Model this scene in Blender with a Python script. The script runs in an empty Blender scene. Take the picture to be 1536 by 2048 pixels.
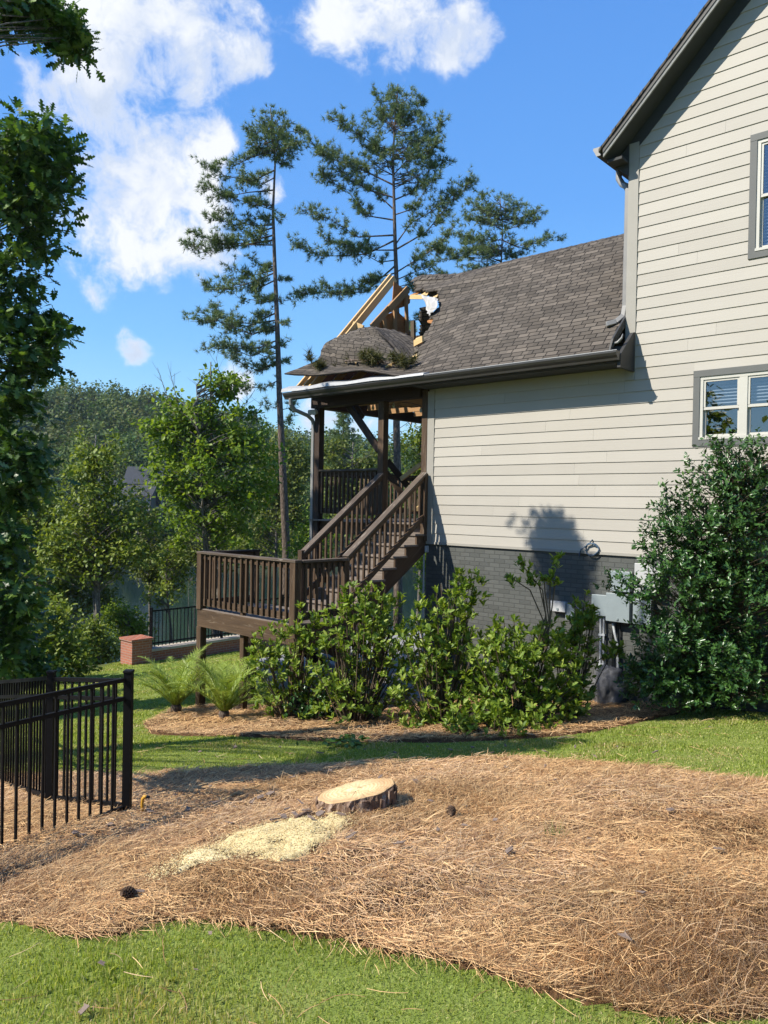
import bpy, math, random
import numpy as np
from mathutils import Vector, Matrix, noise as mnoise
random.seed(7)
rng = np.random.default_rng(7)
SC = bpy.context.scene
COL = SC.collection
R = math.radians

# ------------------------------------------------------------------ camera
F_PX, ROLL, PITCH, EYE = 1538.0, 0.018, R(-0.57), 1.6
cam_d = bpy.data.cameras.new('camera')
cam = bpy.data.objects.new('camera', cam_d)
COL.objects.link(cam)
cam_d.sensor_fit = 'VERTICAL'
cam_d.sensor_height = 24.0
cam_d.lens = F_PX / 2048 * 24.0
cam_d.clip_end = 2000
cam_d.clip_start = 0.05
cam.matrix_world = (Matrix.Translation((0, 0, EYE)) @ Matrix.Rotation(R(90) + PITCH, 4, 'X')
                    @ Matrix.Rotation(ROLL, 4, 'Z'))
SC.camera = cam

# ------------------------------------------------------------------ the house's own axes (s along the wall, t out of it)
WA = R(47.8)
AX = np.array([math.sin(WA), -math.cos(WA), 0.])
NX = np.array([-math.cos(WA), -math.sin(WA), 0.])
CO = np.array([.816, 13.94, 0.])
THETA = math.atan2(AX[1], AX[0])

# ------------------------------------------------------------------ sun, sky, exposure
LDIR = Vector(tuple(.58 * AX - NX + np.array([0, 0, -1.03]))).normalized()
SUN_EL = math.asin(-LDIR.z)
sun_d = bpy.data.lights.new('sun', 'SUN')
sun_d.energy = 4.6
sun_d.angle = R(0.55)
sun_d.color = (1.0, .94, .83)
sun = bpy.data.objects.new('sun', sun_d)
COL.objects.link(sun)
sun.rotation_euler = LDIR.to_track_quat('-Z', 'Y').to_euler()
sun.location = (-30, -10, 30)
SC.view_settings.view_transform = 'Standard'
SC.view_settings.look = 'None'
SC.view_settings.gamma = 1
SC.view_settings.exposure = 0.78
SC.view_settings.use_curve_mapping = False
cy = SC.cycles
cy.max_bounces = 6
cy.diffuse_bounces = 3
cy.glossy_bounces = 3
cy.transmission_bounces = 4
cy.transparent_max_bounces = 6
cy.use_denoising = True
cy.caustics_reflective = False
cy.caustics_refractive = False


def ray(px, py):
    x = (px - 768) / F_PX
    y = (1024 - py) / F_PX
    c, s = math.cos(ROLL), math.sin(ROLL)
    x, y = c * x - s * y, s * x + c * y
    return np.array([x, math.cos(PITCH) - y * math.sin(PITCH), math.sin(PITCH) + y * math.cos(PITCH)])


world = bpy.data.worlds.new("World")
SC.world = world
world.use_nodes = True
wt = world.node_tree
for nd in list(wt.nodes):
    wt.nodes.remove(nd)


class NT:
    """short-hand for wiring nodes"""
    def __init__(s, t): s.t = t; s.n = t.nodes; s.l = t.links
    def new(s, typ, ins=None, **kw):
        nd = s.n.new(typ)
        for k, v in kw.items():
            setattr(nd, k, v)
        for k, v in (ins or {}).items():
            sock = nd.inputs[k]
            if isinstance(v, bpy.types.NodeSocket):
                s.l.new(v, sock)
            else:
                sock.default_value = v
        return nd
    def math(s, op, a, b=None, c=None, clamp=False):
        ins = {0: a}
        if b is not None: ins[1] = b
        if c is not None: ins[2] = c
        nd = s.new('ShaderNodeMath', ins, operation=op)
        nd.use_clamp = clamp
        return nd.outputs[0]
    def ramp(s, fac, stops):
        nd = s.new('ShaderNodeValToRGB', {0: fac})
        e = nd.color_ramp.elements
        while len(e) < len(stops):
            e.new(.5)
        for i, (p, c) in enumerate(stops):
            e[i].position = p
            e[i].color = (*c, 1) if len(c) == 3 else c
        return nd.outputs[0]
    def mix(s, fac, a, b, mode='MIX'):
        nd = s.new('ShaderNodeMix', data_type='RGBA', blend_type=mode)
        for k, v in ((0, fac), (6, a), (7, b)):
            if isinstance(v, bpy.types.NodeSocket): s.l.new(v, nd.inputs[k])
            else: nd.inputs[k].default_value = (*v, 1) if isinstance(v, tuple) and len(v) == 3 else v
        return nd.outputs[2]
    def noise(s, vec, scale, detail=4, rough=.55, dist=0.):
        return s.new('ShaderNodeTexNoise', {'Vector': vec, 'Scale': scale, 'Detail': detail, 'Roughness': rough, 'Distortion': dist}).outputs[0]
    def mapping(s, vec, scale=(1, 1, 1), loc=(0, 0, 0)):
        return s.new('ShaderNodeMapping', {'Vector': vec, 'Scale': scale, 'Location': loc}).outputs[0]
    def bump(s, h, strength=.5, dist=.01):
        return s.new('ShaderNodeBump', {'Height': h, 'Strength': strength, 'Distance': dist}).outputs[0]


def build_sky():
    t = NT(wt)
    sky = t.new('ShaderNodeTexSky')
    sky.sky_type = 'NISHITA'
    sky.sun_disc = False
    sky.sun_elevation = SUN_EL
    to_sun = -LDIR
    sky.sun_rotation = math.atan2(to_sun.x, to_sun.y)
    sky.air_density = 1.0
    sky.dust_density = 0.35
    sky.ozone_density = 2.6
    hs = t.new('ShaderNodeHueSaturation', {'Color': sky.outputs[0], 'Saturation': 1.2, 'Value': .9, 'Hue': .502})
    d = t.new('ShaderNodeTexCoord').outputs['Generated']
    blobs = [(170, 40, 70), (260, 60, 105), (370, 40, 100), (480, 70, 60), (300, 165, 105), (250, 250, 85), (335, 275, 100),
             (395, 335, 62), (225, 370, 95), (300, 440, 80), (235, 490, 75), (350, 500, 50), (60, 170, 38), (95, 220, 42), (36, 140, 18), (150, 190, 30),
             (405, 525, 28), (450, 500, 20), (655, 20, 60), (745, 25, 85), (850, 40, 80), (945, 65, 55), (1005, 70, 28), (975, 110, 16), (905, 110, 20),
             (225, 583, 40), (190, 598, 28), (280, 700, 32), (292, 722, 20), (475, 748, 26), (568, 375, 22), (450, 275, 30), (455, 500, 30), (430, 420, 40), (625, 842, 34),
             (690, 850, 50), (830, 852, 60), (505, 40, 50), (520, 100, 34), (130, 190, 30), (420, 300, 40), (190, 60, 60)]
    acc = None
    nrm = t.new('ShaderNodeVectorMath', {0: d}, operation='NORMALIZE').outputs[0]
    wn = t.new('ShaderNodeTexNoise', {'Vector': nrm, 'Scale': 6.0, 'Detail': 3.0, 'Roughness': .62})
    wv = t.new('ShaderNodeVectorMath', {0: wn.outputs[1], 1: (.07, .07, .07), 2: (-.035, -.035, -.035)}, operation='MULTIPLY_ADD').outputs[0]
    nw = t.new('ShaderNodeVectorMath', {0: nrm, 1: wv}, operation='ADD').outputs[0]
    nw = t.new('ShaderNodeVectorMath', {0: nw}, operation='NORMALIZE').outputs[0]
    for (px, py, r) in blobs:
        c = Vector(tuple(ray(px, py))).normalized()
        dt = t.new('ShaderNodeVectorMath', {0: nw, 1: tuple(c)}, operation='DOT_PRODUCT').outputs[1]
        k = 1 - math.cos(r * 1.9 / F_PX * c.y)
        m = t.math('MULTIPLY_ADD', dt, 1 / k, -(1 - k) / k, clamp=True)
        m = t.math('MULTIPLY', m, m)
        acc = m if acc is None else t.math('ADD', acc, m)
    n1 = t.noise(nw, 11.0, 8, .64)
    cov = t.math('POWER', t.math('MULTIPLY', acc, .62, clamp=True), .62)
    v = t.math('ADD', cov, t.math('MULTIPLY_ADD', n1, 3.9, -2.22))
    v = t.math('MULTIPLY', v, t.new('ShaderNodeMapRange', {0: acc, 1: .0, 2: .25}).outputs[0])
    al = t.new('ShaderNodeMapRange', {0: v, 1: -.05, 2: .98, 3: 0., 4: 1.}, interpolation_type='SMOOTHERSTEP').outputs[0]
    n3 = t.noise(nrm, 8.0, 3, .55)
    sh = t.math('MULTIPLY_ADD', n1, .5, t.math('MULTIPLY', n3, .5))
    shade = t.new('ShaderNodeMapRange', {0: sh, 1: .42, 2: .58, 3: 0., 4: 1.}).outputs[0]
    edge = t.new('ShaderNodeMapRange', {0: v, 1: .35, 2: .95, 3: 1., 4: 0.}).outputs[0]
    shade = t.math('MAXIMUM', shade, edge)
    ccol = t.mix(shade, (.34, .41, .54), (.595, .615, .65))
    z = t.new('ShaderNodeSeparateXYZ', {0: nrm}).outputs[2]
    deep = t.ramp(z, [(.0, (2.9, 4.6, 5.6)), (.10, (1.95, 4.0, 5.8)), (.20, (1.2, 3.1, 5.8)), (.36, (.78, 2.3, 5.4)), (.65, (.52, 1.65, 4.6))])
    blue = t.mix(.75, hs.outputs[0], deep)
    bg1 = t.new('ShaderNodeBackground', {0: blue, 1: .116})
    bg2 = t.new('ShaderNodeBackground', {0: ccol, 1: .95})
    mx = t.new('ShaderNodeMixShader', {0: al, 1: bg1.outputs[0], 2: bg2.outputs[0]})
    out = t.new('ShaderNodeOutputWorld')
    t.l.new(mx.outputs[0], out.inputs[0])


build_sky()

# ------------------------------------------------------------------ pixel helpers (all give true places in the yard)
EYEV = np.array([0, 0, EYE])


def sstep(a, b, x):
    x = np.clip((np.asarray(x, float) - a) / (b - a), 0, 1)
    return x * x * (3 - 2 * x)


HILL_PX = np.array([-1500, -500, 0, 200, 330, 450, 560, 700, 850, 1000, 1300, 2500])
HILL_E = np.array([.11, .135, .134, .137, .132, .116, .095, .086, .082, .08, .08, .07])


def gz(x, y):
    """height of the ground at x, y"""
    x = np.asarray(x, float)
    y = np.asarray(y, float)
    s = (x - CO[0]) * AX[0] + (y - CO[1]) * AX[1]
    t = (x - CO[0]) * NX[0] + (y - CO[1]) * NX[1]
    yy = np.maximum(y, -6)
    z = -.135 * np.minimum(yy, 13) - .09 * np.clip(yy - 13, 0, 14)
    z = z + .065 * np.clip(x, -8, 9)
    z = z + .10 * np.exp(-(((x - .5) / 3.2) ** 2 + ((y - 5.2) / 1.7) ** 2))
    z = z + .02 * np.sin(x * 1.7 + y * .6) * np.cos(y * 1.3 - x * .5)
    e = np.hypot(np.maximum(0, -11.9 - s), np.maximum(0, -10.5 - t))
    z = z - .42 * e - .35 * (1 - np.exp(-e * 2))
    bed = -8.2
    z = np.maximum(z, bed + .0 * e)
    d = np.hypot(x, y)
    az = 768 + np.where(np.abs(y) > 1, x / np.maximum(y, 1), x) * F_PX
    he = np.interp(az, HILL_PX, HILL_E) * 240 + EYE - 13
    shore = sstep(98, 112, d + 5 * np.sin(az * .013)) * 4.0
    rise = sstep(105, 245, d) * (he + 4.2)
    far = np.where(y > 20, shore + rise, 0)
    z = z + far
    return z


def gpt(px, py, lift=0.):
    r = ray(px, py)
    k = .5
    while k < 400:
        p = EYEV + r * k
        if p[2] < gz(p[0], p[1]) + lift:
            break
        k *= 1.01
    lo, hi = k / 1.01, k
    for _ in range(25):
        m = (lo + hi) / 2
        p = EYEV + r * m
        if p[2] < gz(p[0], p[1]) + lift: hi = m
        else: lo = m
    return EYEV + r * hi


def atd(px, py, d):
    return EYEV + ray(px, py) * d


def wall(px, py, t=0.):
    """(s, t, z) of the point the pixel shows on the plane t out of the wall"""
    r = ray(px, py)
    c = CO + NX * t
    k = ((c - EYEV) @ NX) / (r @ NX)
    q = EYEV + k * r
    return np.array([(q - c) @ AX, t, q[2]])


def plane_s(px, py, s):
    r = ray(px, py)
    c = CO + AX * s
    k = ((c - EYEV) @ AX) / (r @ AX)
    q = EYEV + k * r
    return np.array([s, (q - c) @ NX, q[2]])


def W(s, t, z):
    return CO + AX * s + NX * t + np.array([0, 0, z])


# ------------------------------------------------------------------ object helpers
def tag(o, label=None, cat=None, group=None, kind=None):
    if label: o['label'] = label
    if cat: o['category'] = cat
    if group: o['group'] = group
    if kind: o['kind'] = kind
    return o


def thing(name, label, cat, loc=(0, 0, 0), rz=0., group=None):
    o = bpy.data.objects.new(name, None)
    COL.objects.link(o)
    o.location = tuple(loc)
    o.rotation_euler = (0, 0, rz)
    o.empty_display_size = .2
    return tag(o, label, cat, group)


def link_mesh(name, me, mat=None, parent=None, loc=None):
    o = bpy.data.objects.new(name, me)
    if mat is not None:
        me.materials.append(mat)
    COL.objects.link(o)
    if parent is not None: o.parent = parent
    if loc is not None: o.location = tuple(loc)
    return o


def np_mesh(name, v, f, mat=None, parent=None, loc=None, smooth=False, uv=None, col=None):
    """v (N,3), f (M,K) -> linked mesh object"""
    v = np.ascontiguousarray(v, np.float32)
    f = np.ascontiguousarray(f, np.int32)
    me = bpy.data.meshes.new(name)
    k = f.shape[1]
    me.vertices.add(len(v))
    me.vertices.foreach_set('co', v.ravel())
    me.loops.add(f.size)
    me.loops.foreach_set('vertex_index', f.ravel())
    me.polygons.add(len(f))
    me.polygons.foreach_set('loop_start', np.arange(0, f.size, k, dtype=np.int32))
    if smooth:
        me.polygons.foreach_set('use_smooth', np.ones(len(f), bool))
    if uv is not None:
        ul = me.uv_layers.new(name='UVMap')
        ul.data.foreach_set('uv', np.ascontiguousarray(uv[f.ravel()], np.float32).ravel())
    if col is not None:
        ca = me.color_attributes.new('tint', 'FLOAT_COLOR', 'POINT')
        cc = np.ones((len(v), 4), np.float32)
        cc[:, :3] = col
        ca.data.foreach_set('color', cc.ravel())
    me.update(calc_edges=True)
    return link_mesh(name, me, mat, parent, loc)


class MB:
    """collects boxes, bars, tubes into one mesh; house=True takes (s,t,z) and turns it into the house's local axes"""
    def __init__(self, off=(0, 0, 0), house=False):
        self.v = []; self.f = []; self.uv = []
        self.off = np.array(off, float); self.house = house
    def P(self, p):
        q = np.asarray(p, float) - self.off
        return (q[0], -q[1], q[2]) if self.house else (q[0], q[1], q[2])
    def add(self, pts, faces, axis=None):
        b = len(self.v)
        pts = [self.P(p) for p in pts]
        self.v += pts
        arr = np.array(pts)
        ctr = arr.mean(0)
        if axis is None:
            ext = arr.max(0) - arr.min(0)
            axis = np.zeros(3); axis[int(np.argmax(ext))] = 1
        else:
            axis = np.asarray(axis, float)
            if self.house: axis = axis * np.array([1, -1, 1])
            axis = axis / np.linalg.norm(axis)
        ou, ov = random.uniform(0, 30), random.uniform(0, 30)
        for fc in faces:
            fc = list(fc)
            q = arr[fc]
            if len(fc) > 2:
                nr = np.cross(q[1] - q[0], q[2] - q[0])
                nl = np.linalg.norm(nr)
                nr = nr / nl if nl > 1e-12 else np.array([0, 0, 1.])
            sd = np.cross(nr, axis)
            if np.linalg.norm(sd) < .2:
                sd = np.array([1, 0, 0]) if abs(nr[0]) < .8 else np.array([0, 1, 0])
            self.uv += [(float((p - ctr) @ axis) + ou, float((p - ctr) @ sd) + ov) for p in q]
            if self.house: pass
            self.f.append([b + i for i in fc])
    def hexa(self, p, axis=None):
        """8 points: 4 of one end ring, 4 of the other"""
        self.add(p, [(3, 2, 1, 0), (4, 5, 6, 7), (0, 1, 5, 4), (1, 2, 6, 5), (2, 3, 7, 6), (3, 0, 4, 7)], axis)
    def box(self, x0, x1, y0, y1, z0, z1, axis=None):
        self.hexa([(x0, y0, z0), (x1, y0, z0), (x1, y1, z0), (x0, y1, z0), (x0, y0, z1), (x1, y0, z1), (x1, y1, z1), (x0, y1, z1)], axis)
    def beam(self, p, q, w, h, up=(0, 0, 1), roll=0.):
        """bar from p to q, w wide, h high"""
        p = np.asarray(p, float); q = np.asarray(q, float)
        d = q - p; d = d / np.linalg.norm(d)
        up = np.asarray(up, float)
        sd = np.cross(d, up)
        if np.linalg.norm(sd) < 1e-3: sd = np.cross(d, (1, 0, 0))
        sd /= np.linalg.norm(sd)
        u = np.cross(sd, d)
        if roll:
            sd, u = sd * math.cos(roll) + u * math.sin(roll), u * math.cos(roll) - sd * math.sin(roll)
        a, b = sd * w / 2, u * h / 2
        self.hexa([p - a - b, p + a - b, p + a + b, p - a + b, q - a - b, q + a - b, q + a + b, q - a + b], d)
    def prism(self, poly, ext, axis=None):
        """polygon of 3-D points pushed along ext"""
        n = len(poly)
        ext = np.asarray(ext, float)
        pts = [np.asarray(p, float) for p in poly] + [np.asarray(p, float) + ext for p in poly]
        fs = [tuple(range(n))[::-1], tuple(range(n, 2 * n))] + [(i, (i + 1) % n, n + (i + 1) % n, n + i) for i in range(n)]
        self.add(pts, fs, axis)
    def tube(self, pts, rad, n=6, cap=True, wob=0.):
        pts = [np.asarray(p, float) for p in pts]
        if np.isscalar(rad): rad = [rad] * len(pts)
        rings = []
        x = None
        for i, p in enumerate(pts):
            d = pts[min(i + 1, len(pts) - 1)] - pts[max(i - 1, 0)]
            d = d / (np.linalg.norm(d) + 1e-9)
            if x is None:
                x = np.cross(d, (0, 0, 1)) if abs(d[2]) < .9 else np.cross(d, (1, 0, 0))
            x = x - d * (x @ d)
            x /= np.linalg.norm(x) + 1e-9
            y = np.cross(d, x)
            for j in range(n):
                an = 2 * math.pi * j / n
                rr = rad[i] * (1 + (random.uniform(-wob, wob) if wob else 0))
                rings.append(p + (x * math.cos(an) + y * math.sin(an)) * rr)
        fs = []
        m = len(pts)
        for i in range(m - 1):
            for j in range(n):
                fs.append((i * n + j, i * n + (j + 1) % n, (i + 1) * n + (j + 1) % n, (i + 1) * n + j))
        if cap:
            fs.append(tuple(range(n))[::-1]); fs.append(tuple(range((m - 1) * n, m * n)))
        self.add(rings, fs, pts[-1] - pts[0] + np.array([0, 0, 1e-6]))
    def grid(self, P):
        """2-D array of points"""
        P = np.asarray(P, float); a, b = P.shape[:2]
        fs = [(i * b + j, i * b + j + 1, (i + 1) * b + j + 1, (i + 1) * b + j) for i in range(a - 1) for j in range(b - 1)]
        self.add(list(P.reshape(-1, 3)), fs)
    def mesh(self, name, smooth=False):
        me = bpy.data.meshes.new(name)
        fs = [f[::-1] for f in self.f] if self.house else self.f
        me.from_pydata(self.v, [], fs)
        ul = me.uv_layers.new(name='UVMap')
        if self.house:
            uv = []; k = 0
            for f in self.f:
                uv += self.uv[k:k + len(f)][::-1]; k += len(f)
        else:
            uv = self.uv
        ul.data.foreach_set('uv', np.array(uv, np.float32).ravel())
        if smooth:
            me.polygons.foreach_set('use_smooth', np.ones(len(fs), bool))
        me.update()
        return me
    def build(self, name, mat, parent=None, loc=None, smooth=False, bevel=0.):
        o = link_mesh(name, self.mesh(name, smooth), mat, parent, loc)
        if bevel:
            b = o.modifiers.new('edge', 'BEVEL'); b.width = bevel; b.segments = 2; b.limit_method = 'ANGLE'
        return o


# ------------------------------------------------------------------ materials
def mat_new(name):
    m = bpy.data.materials.new(name)
    m.use_nodes = True
    t = NT(m.node_tree)
    for nd in list(t.n): t.n.remove(nd)
    out = t.new('ShaderNodeOutputMaterial')
    b = t.new('ShaderNodeBsdfPrincipled')
    t.l.new(b.outputs[0], out.inputs[0])
    return m, t, b, out


def setb(t, b, col=None, rough=None, spec=None, metal=None, nrm=None):
    for k, v in (('Base Color', col), ('Roughness', rough), ('Specular IOR Level', spec), ('Metallic', metal), ('Normal', nrm)):
        if v is None: continue
        if isinstance(v, bpy.types.NodeSocket): t.l.new(v, b.inputs[k])
        else: b.inputs[k].default_value = (*v, 1) if isinstance(v, tuple) and len(v) == 3 else v


def m_plain(name, col, rough=.6, spec=.4, metal=0., var=.15, scale=6., bump=.0, fine=60.):
    m, t, b, o = mat_new(name)
    co = t.new('ShaderNodeTexCoord').outputs['Object']
    n = t.noise(co, scale, 5, .6)
    n2 = t.noise(co, fine, 3, .6)
    f = t.math('ADD', t.math('MULTIPLY', n, .7), t.math('MULTIPLY', n2, .3))
    lo = tuple(c * (1 - var) for c in col); hi = tuple(min(1, c * (1 + var)) for c in col)
    c = t.ramp(f, [(.3, lo), (.7, hi)])
    setb(t, b, c, rough, spec, metal, t.bump(n2, bump, .01) if bump else None)
    return m


def m_leaf(name, cols, rough=.5, spec=.35, trans=.3, tcol=None, tint=False):
    m, t, b, o = mat_new(name)
    g = t.new('ShaderNodeNewGeometry')
    rnd = g.outputs['Random Per Island']
    n = len(cols)
    c = t.ramp(rnd, [(i / max(1, n - 1), k) for i, k in enumerate(cols)])
    if tint:
        at = t.new('ShaderNodeAttribute', attribute_name='tint')
        c = t.mix(1.0, c, at.outputs[0], 'MULTIPLY')
    setb(t, b, c, rough, spec)
    tr = t.new('ShaderNodeBsdfTranslucent')
    t.l.new(t.mix(1.0, c, tcol or (1.35, 1.3, .6), 'MULTIPLY'), tr.inputs[0])
    mx = t.new('ShaderNodeMixShader', {0: trans, 1: b.outputs[0], 2: tr.outputs[0]})
    t.l.new(mx.outputs[0], o.inputs[0])
    return m


def m_wood(name, dark, light, rough=.75, streak=1., wear=None, spec=.25):
    m, t, b, o = mat_new(name)
    uv = t.new('ShaderNodeTexCoord').outputs['UV']
    g = t.noise(t.mapping(uv, (1.6, 45, 1)), 1., 6, .65, .6)
    big = t.noise(t.mapping(uv, (.9, 5, 1)), 1., 4, .6)
    f = t.math('ADD', t.math('MULTIPLY', g, .55), t.math('MULTIPLY', big, .45))
    c = t.ramp(f, [(.32, dark), (.68, light)])
    if wear:
        w = t.noise(t.mapping(uv, (2.5, 20, 1)), 1., 6, .7, .8)
        c = t.mix(t.new('ShaderNodeMapRange', {0: w, 1: .56, 2: .70}).outputs[0], c, wear)
    setb(t, b, c, rough, spec, None, t.bump(g, .35, .006))
    return m


M = {}
M['siding'] = None


def make_mats():
    # siding: pale paint with faint wood-grain bump
    m, t, b, o = mat_new('painted siding')
    uv = t.new('ShaderNodeTexCoord').outputs['UV']
    ob = t.new('ShaderNodeTexCoord').outputs['Object']
    g = t.noise(t.mapping(uv, (1.2, 60, 1)), 1., 5, .6, .4)
    n = t.noise(ob, .9, 5, .6)
    rnd = t.new('ShaderNodeNewGeometry').outputs['Random Per Island']
    f = t.math('ADD', t.math('MULTIPLY', n, .55), t.math('ADD', t.math('MULTIPLY', rnd, .35), t.math('MULTIPLY', g, .2)))
    c = t.ramp(f, [(.25, (.350, .325, .280)), (.75, (.408, .381, .330))])
    setb(t, b, c, .62, .3, None, t.bump(g, .35, .003))
    M['siding'] = m
    M['trim_light'] = m_plain('light trim paint', (.305, .288, .25), .6, .3, var=.06)
    M['trim_grey'] = m_plain('grey trim paint', (.115, .118, .112), .6, .3, var=.08)
    M['dark_trim'] = m_plain('bronze dark trim', (.035, .034, .032), .55, .35, var=.2)
    M['soffit'] = m_plain('dark soffit paint', (.04, .042, .042), .7, .3, var=.15)
    M['rake_strip'] = m_plain('worn grey rake strip', (.19, .195, .185), .65, .3, var=.3, scale=14)
    M['gutter'] = m_plain('bronze gutter metal', (.045, .042, .038), .32, .5, var=.2)
    M['gutter_grey'] = m_plain('grey gutter metal', (.21, .205, .195), .4, .45, var=.12)
    M['drip'] = m_plain('pale drip edge and lit lip', (.36, .365, .37), .45, .45, var=.15, scale=12)
    M['white_frame'] = m_plain('white vinyl', (.48, .465, .41), .35, .4, var=.03)
    M['white_paint'] = m_plain('white box paint', (.43, .435, .43), .45, .4, var=.05)
    M['blind'] = m_plain('white blind slats', (.42, .45, .50), .5, .3, var=.05)
    M['room'] = m_plain('dim room', (.05, .05, .05), .9, .1)  # near-black colour stands in for the unlit interior
    M['box_grey'] = m_plain('utility grey enamel', (.23, .27, .28), .45, .45, var=.07)
    M['conduit'] = m_plain('grey conduit', (.45, .47, .48), .4, .4, var=.1)
    M['black_rubber'] = m_plain('black rubber', (.02, .022, .025), .5, .4)
    M['blue_cable'] = m_plain('dark blue cable', (.05, .09, .14), .45, .45)
    M['fence'] = m_plain('black powder coat', (.007, .007, .008), .55, .12, var=.2)
    M['concrete'] = m_plain('grey flagstone', (.26, .255, .25), .85, .2, var=.25, scale=2.5, bump=.4)
    M['cap'] = m_plain('pale wall cap', (.42, .36, .29), .85, .2, var=.2, scale=4, bump=.3)
    M['rock'] = m_plain('grey boulder', (.125, .125, .13), .85, .25, var=.5, scale=5, bump=.9, fine=25)
    M['bulb'] = m_plain('glass bulb', (.55, .53, .5), .15, .6)
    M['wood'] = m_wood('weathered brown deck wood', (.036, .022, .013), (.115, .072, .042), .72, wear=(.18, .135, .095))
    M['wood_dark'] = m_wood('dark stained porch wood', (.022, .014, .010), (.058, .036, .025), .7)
    M['tread'] = m_wood('worn grey brown tread', (.10, .08, .065), (.26, .215, .18), .75)
    M['rail_cap'] = m_wood('worn rail cap wood', (.045, .032, .024), (.15, .115, .085), .72, wear=(.36, .32, .27))
    M['lumber'] = m_wood('raw yellow lumber', (.48, .31, .13), (.66, .47, .235), .7)
    M['lumber_brown'] = m_wood('brown truss lumber', (.27, .145, .06), (.44, .26, .12), .7)
    M['osb'] = m_plain('orange sheathing', (.34, .155, .055), .8, .2, var=.35, scale=9, fine=70)
    M['osb_dark'] = m_plain('dark brown sheathing', (.11, .055, .028), .85, .15, var=.4, scale=5)  # darker brown sheathing tone, for the panel behind the flap
    M['felt'] = m_plain('torn roofing felt', (.03, .028, .026), .95, .05, var=.3)
    M['paper'] = m_plain('torn white underlay', (.40, .385, .36), .7, .2, var=.06)
    # painted brick
    m, t, b, o = mat_new('dark painted brick')
    ob = t.new('ShaderNodeTexCoord').outputs['Object']
    sw = t.new('ShaderNodeSeparateXYZ', {0: ob})
    v = t.new('ShaderNodeCombineXYZ', {0: t.math('ADD', sw.outputs[0], sw.outputs[1]), 1: sw.outputs[2]}).outputs[0]
    br = t.new('ShaderNodeTexBrick', {'Vector': v, 'Color1': (.070, .074, .068, 1), 'Color2': (.096, .10, .092, 1), 'Mortar': (.060, .063, .059, 1), 'Scale': 1., 'Mortar Size': .006, 'Mortar Smooth': .3, 'Brick Width': .205, 'Row Height': .0715})
    n = t.noise(ob, 40, 4, .6)
    hh = t.math('ADD', t.math('MULTIPLY', br.outputs[1], -1.), t.math('MULTIPLY', n, .35))
    setb(t, b, br.outputs[0], .6, .35, None, t.bump(hh, .9, .008))
    M['brick_dark'] = m
    m, t, b, o = mat_new('red brick')
    ob = t.new('ShaderNodeTexCoord').outputs['Object']
    sw = t.new('ShaderNodeSeparateXYZ', {0: ob})
    v = t.new('ShaderNodeCombineXYZ', {0: t.math('ADD', sw.outputs[0], sw.outputs[1]), 1: sw.outputs[2]}).outputs[0]
    br = t.new('ShaderNodeTexBrick', {'Vector': v, 'Color1': (.42, .13, .07, 1), 'Color2': (.30, .10, .06, 1), 'Mortar': (.34, .29, .25, 1), 'Scale': 1., 'Mortar Size': .008, 'Brick Width': .21, 'Row Height': .072})
    br.offset = .5
    n = t.noise(ob, 20, 4, .6)
    setb(t, b, t.mix(.35, br.outputs[0], t.ramp(n, [(.3, (.12, .05, .035)), (.7, (.42, .20, .13))])), .85, .2, None, t.bump(br.outputs[1], -.6, .01))
    M['brick_red'] = m
    # shingles on uv (metres); dark row lines paint the shadow line of each course
    m, t, b, o = mat_new('architectural shingles')
    uv = t.new('ShaderNodeTexCoord').outputs['UV']
    br = t.new('ShaderNodeTexBrick', {'Vector': uv, 'Color1': (.080, .069, .057, 1), 'Color2': (.142, .123, .103, 1), 'Mortar': (.014, .012, .010, 1), 'Scale': 1., 'Mortar Size': .009, 'Mortar Smooth': .25, 'Brick Width': .20, 'Row Height': .108, 'Bias': -.05})
    br.offset = .43
    br.offset_frequency = 2
    br.squash = 1.35
    br.squash_frequency = 3
    br2 = t.new('ShaderNodeTexBrick', {'Vector': t.mapping(uv, (1, 1, 1), (.07, 0, 0)), 'Color1': (.75, .75, .75, 1), 'Color2': (1.12, 1.1, 1.08, 1), 'Mortar': (.95, .95, .95, 1), 'Scale': 1., 'Mortar Size': .0, 'Brick Width': .31, 'Row Height': .108})
    br2.offset = .6
    sp = t.new('ShaderNodeSeparateXYZ', {0: uv})
    saw = t.math('FRACT', t.math('DIVIDE', sp.outputs[1], .108))
    n = t.noise(uv, 160, 3, .7)
    n2 = t.noise(uv, 1.1, 4, .6)
    c = t.mix(1., br.outputs[0], br2.outputs[0], 'MULTIPLY')
    c = t.mix(.55, c, t.ramp(n, [(.35, (.45, .45, .45)), (.65, (1.4, 1.38, 1.35))]), 'MULTIPLY')
    c = t.mix(.25, c, t.ramp(n2, [(.3, (.8, .8, .8)), (.7, (1.2, 1.18, 1.16))]), 'MULTIPLY')
    h = t.math('ADD', t.math('MULTIPLY', saw, .8), t.math('ADD', t.math('MULTIPLY', br.outputs[1], -.5), t.math('MULTIPLY', n, .15)))
    setb(t, b, c, .9, .2, None, t.bump(h, .8, .012))
    M['shingle'] = m
    # glass
    m, t, b, o = mat_new('window glass')
    gl = t.new('ShaderNodeBsdfGlossy', {'Color': (.95, .97, 1, 1), 'Roughness': .012})
    tr = t.new('ShaderNodeBsdfTransparent', {'Color': (.62, .66, .68, 1)})
    fr = t.new('ShaderNodeFresnel', {'IOR': 1.75})
    fac = t.math('ADD', t.math('MULTIPLY', fr.outputs[0], 1.4), .10, clamp=True)
    mx = t.new('ShaderNodeMixShader', {0: fac, 1: tr.outputs[0], 2: gl.outputs[0]})
    t.l.new(mx.outputs[0], o.inputs[0])
    M['glass'] = m
    # water
    m, t, b, o = mat_new('lake water')
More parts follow.
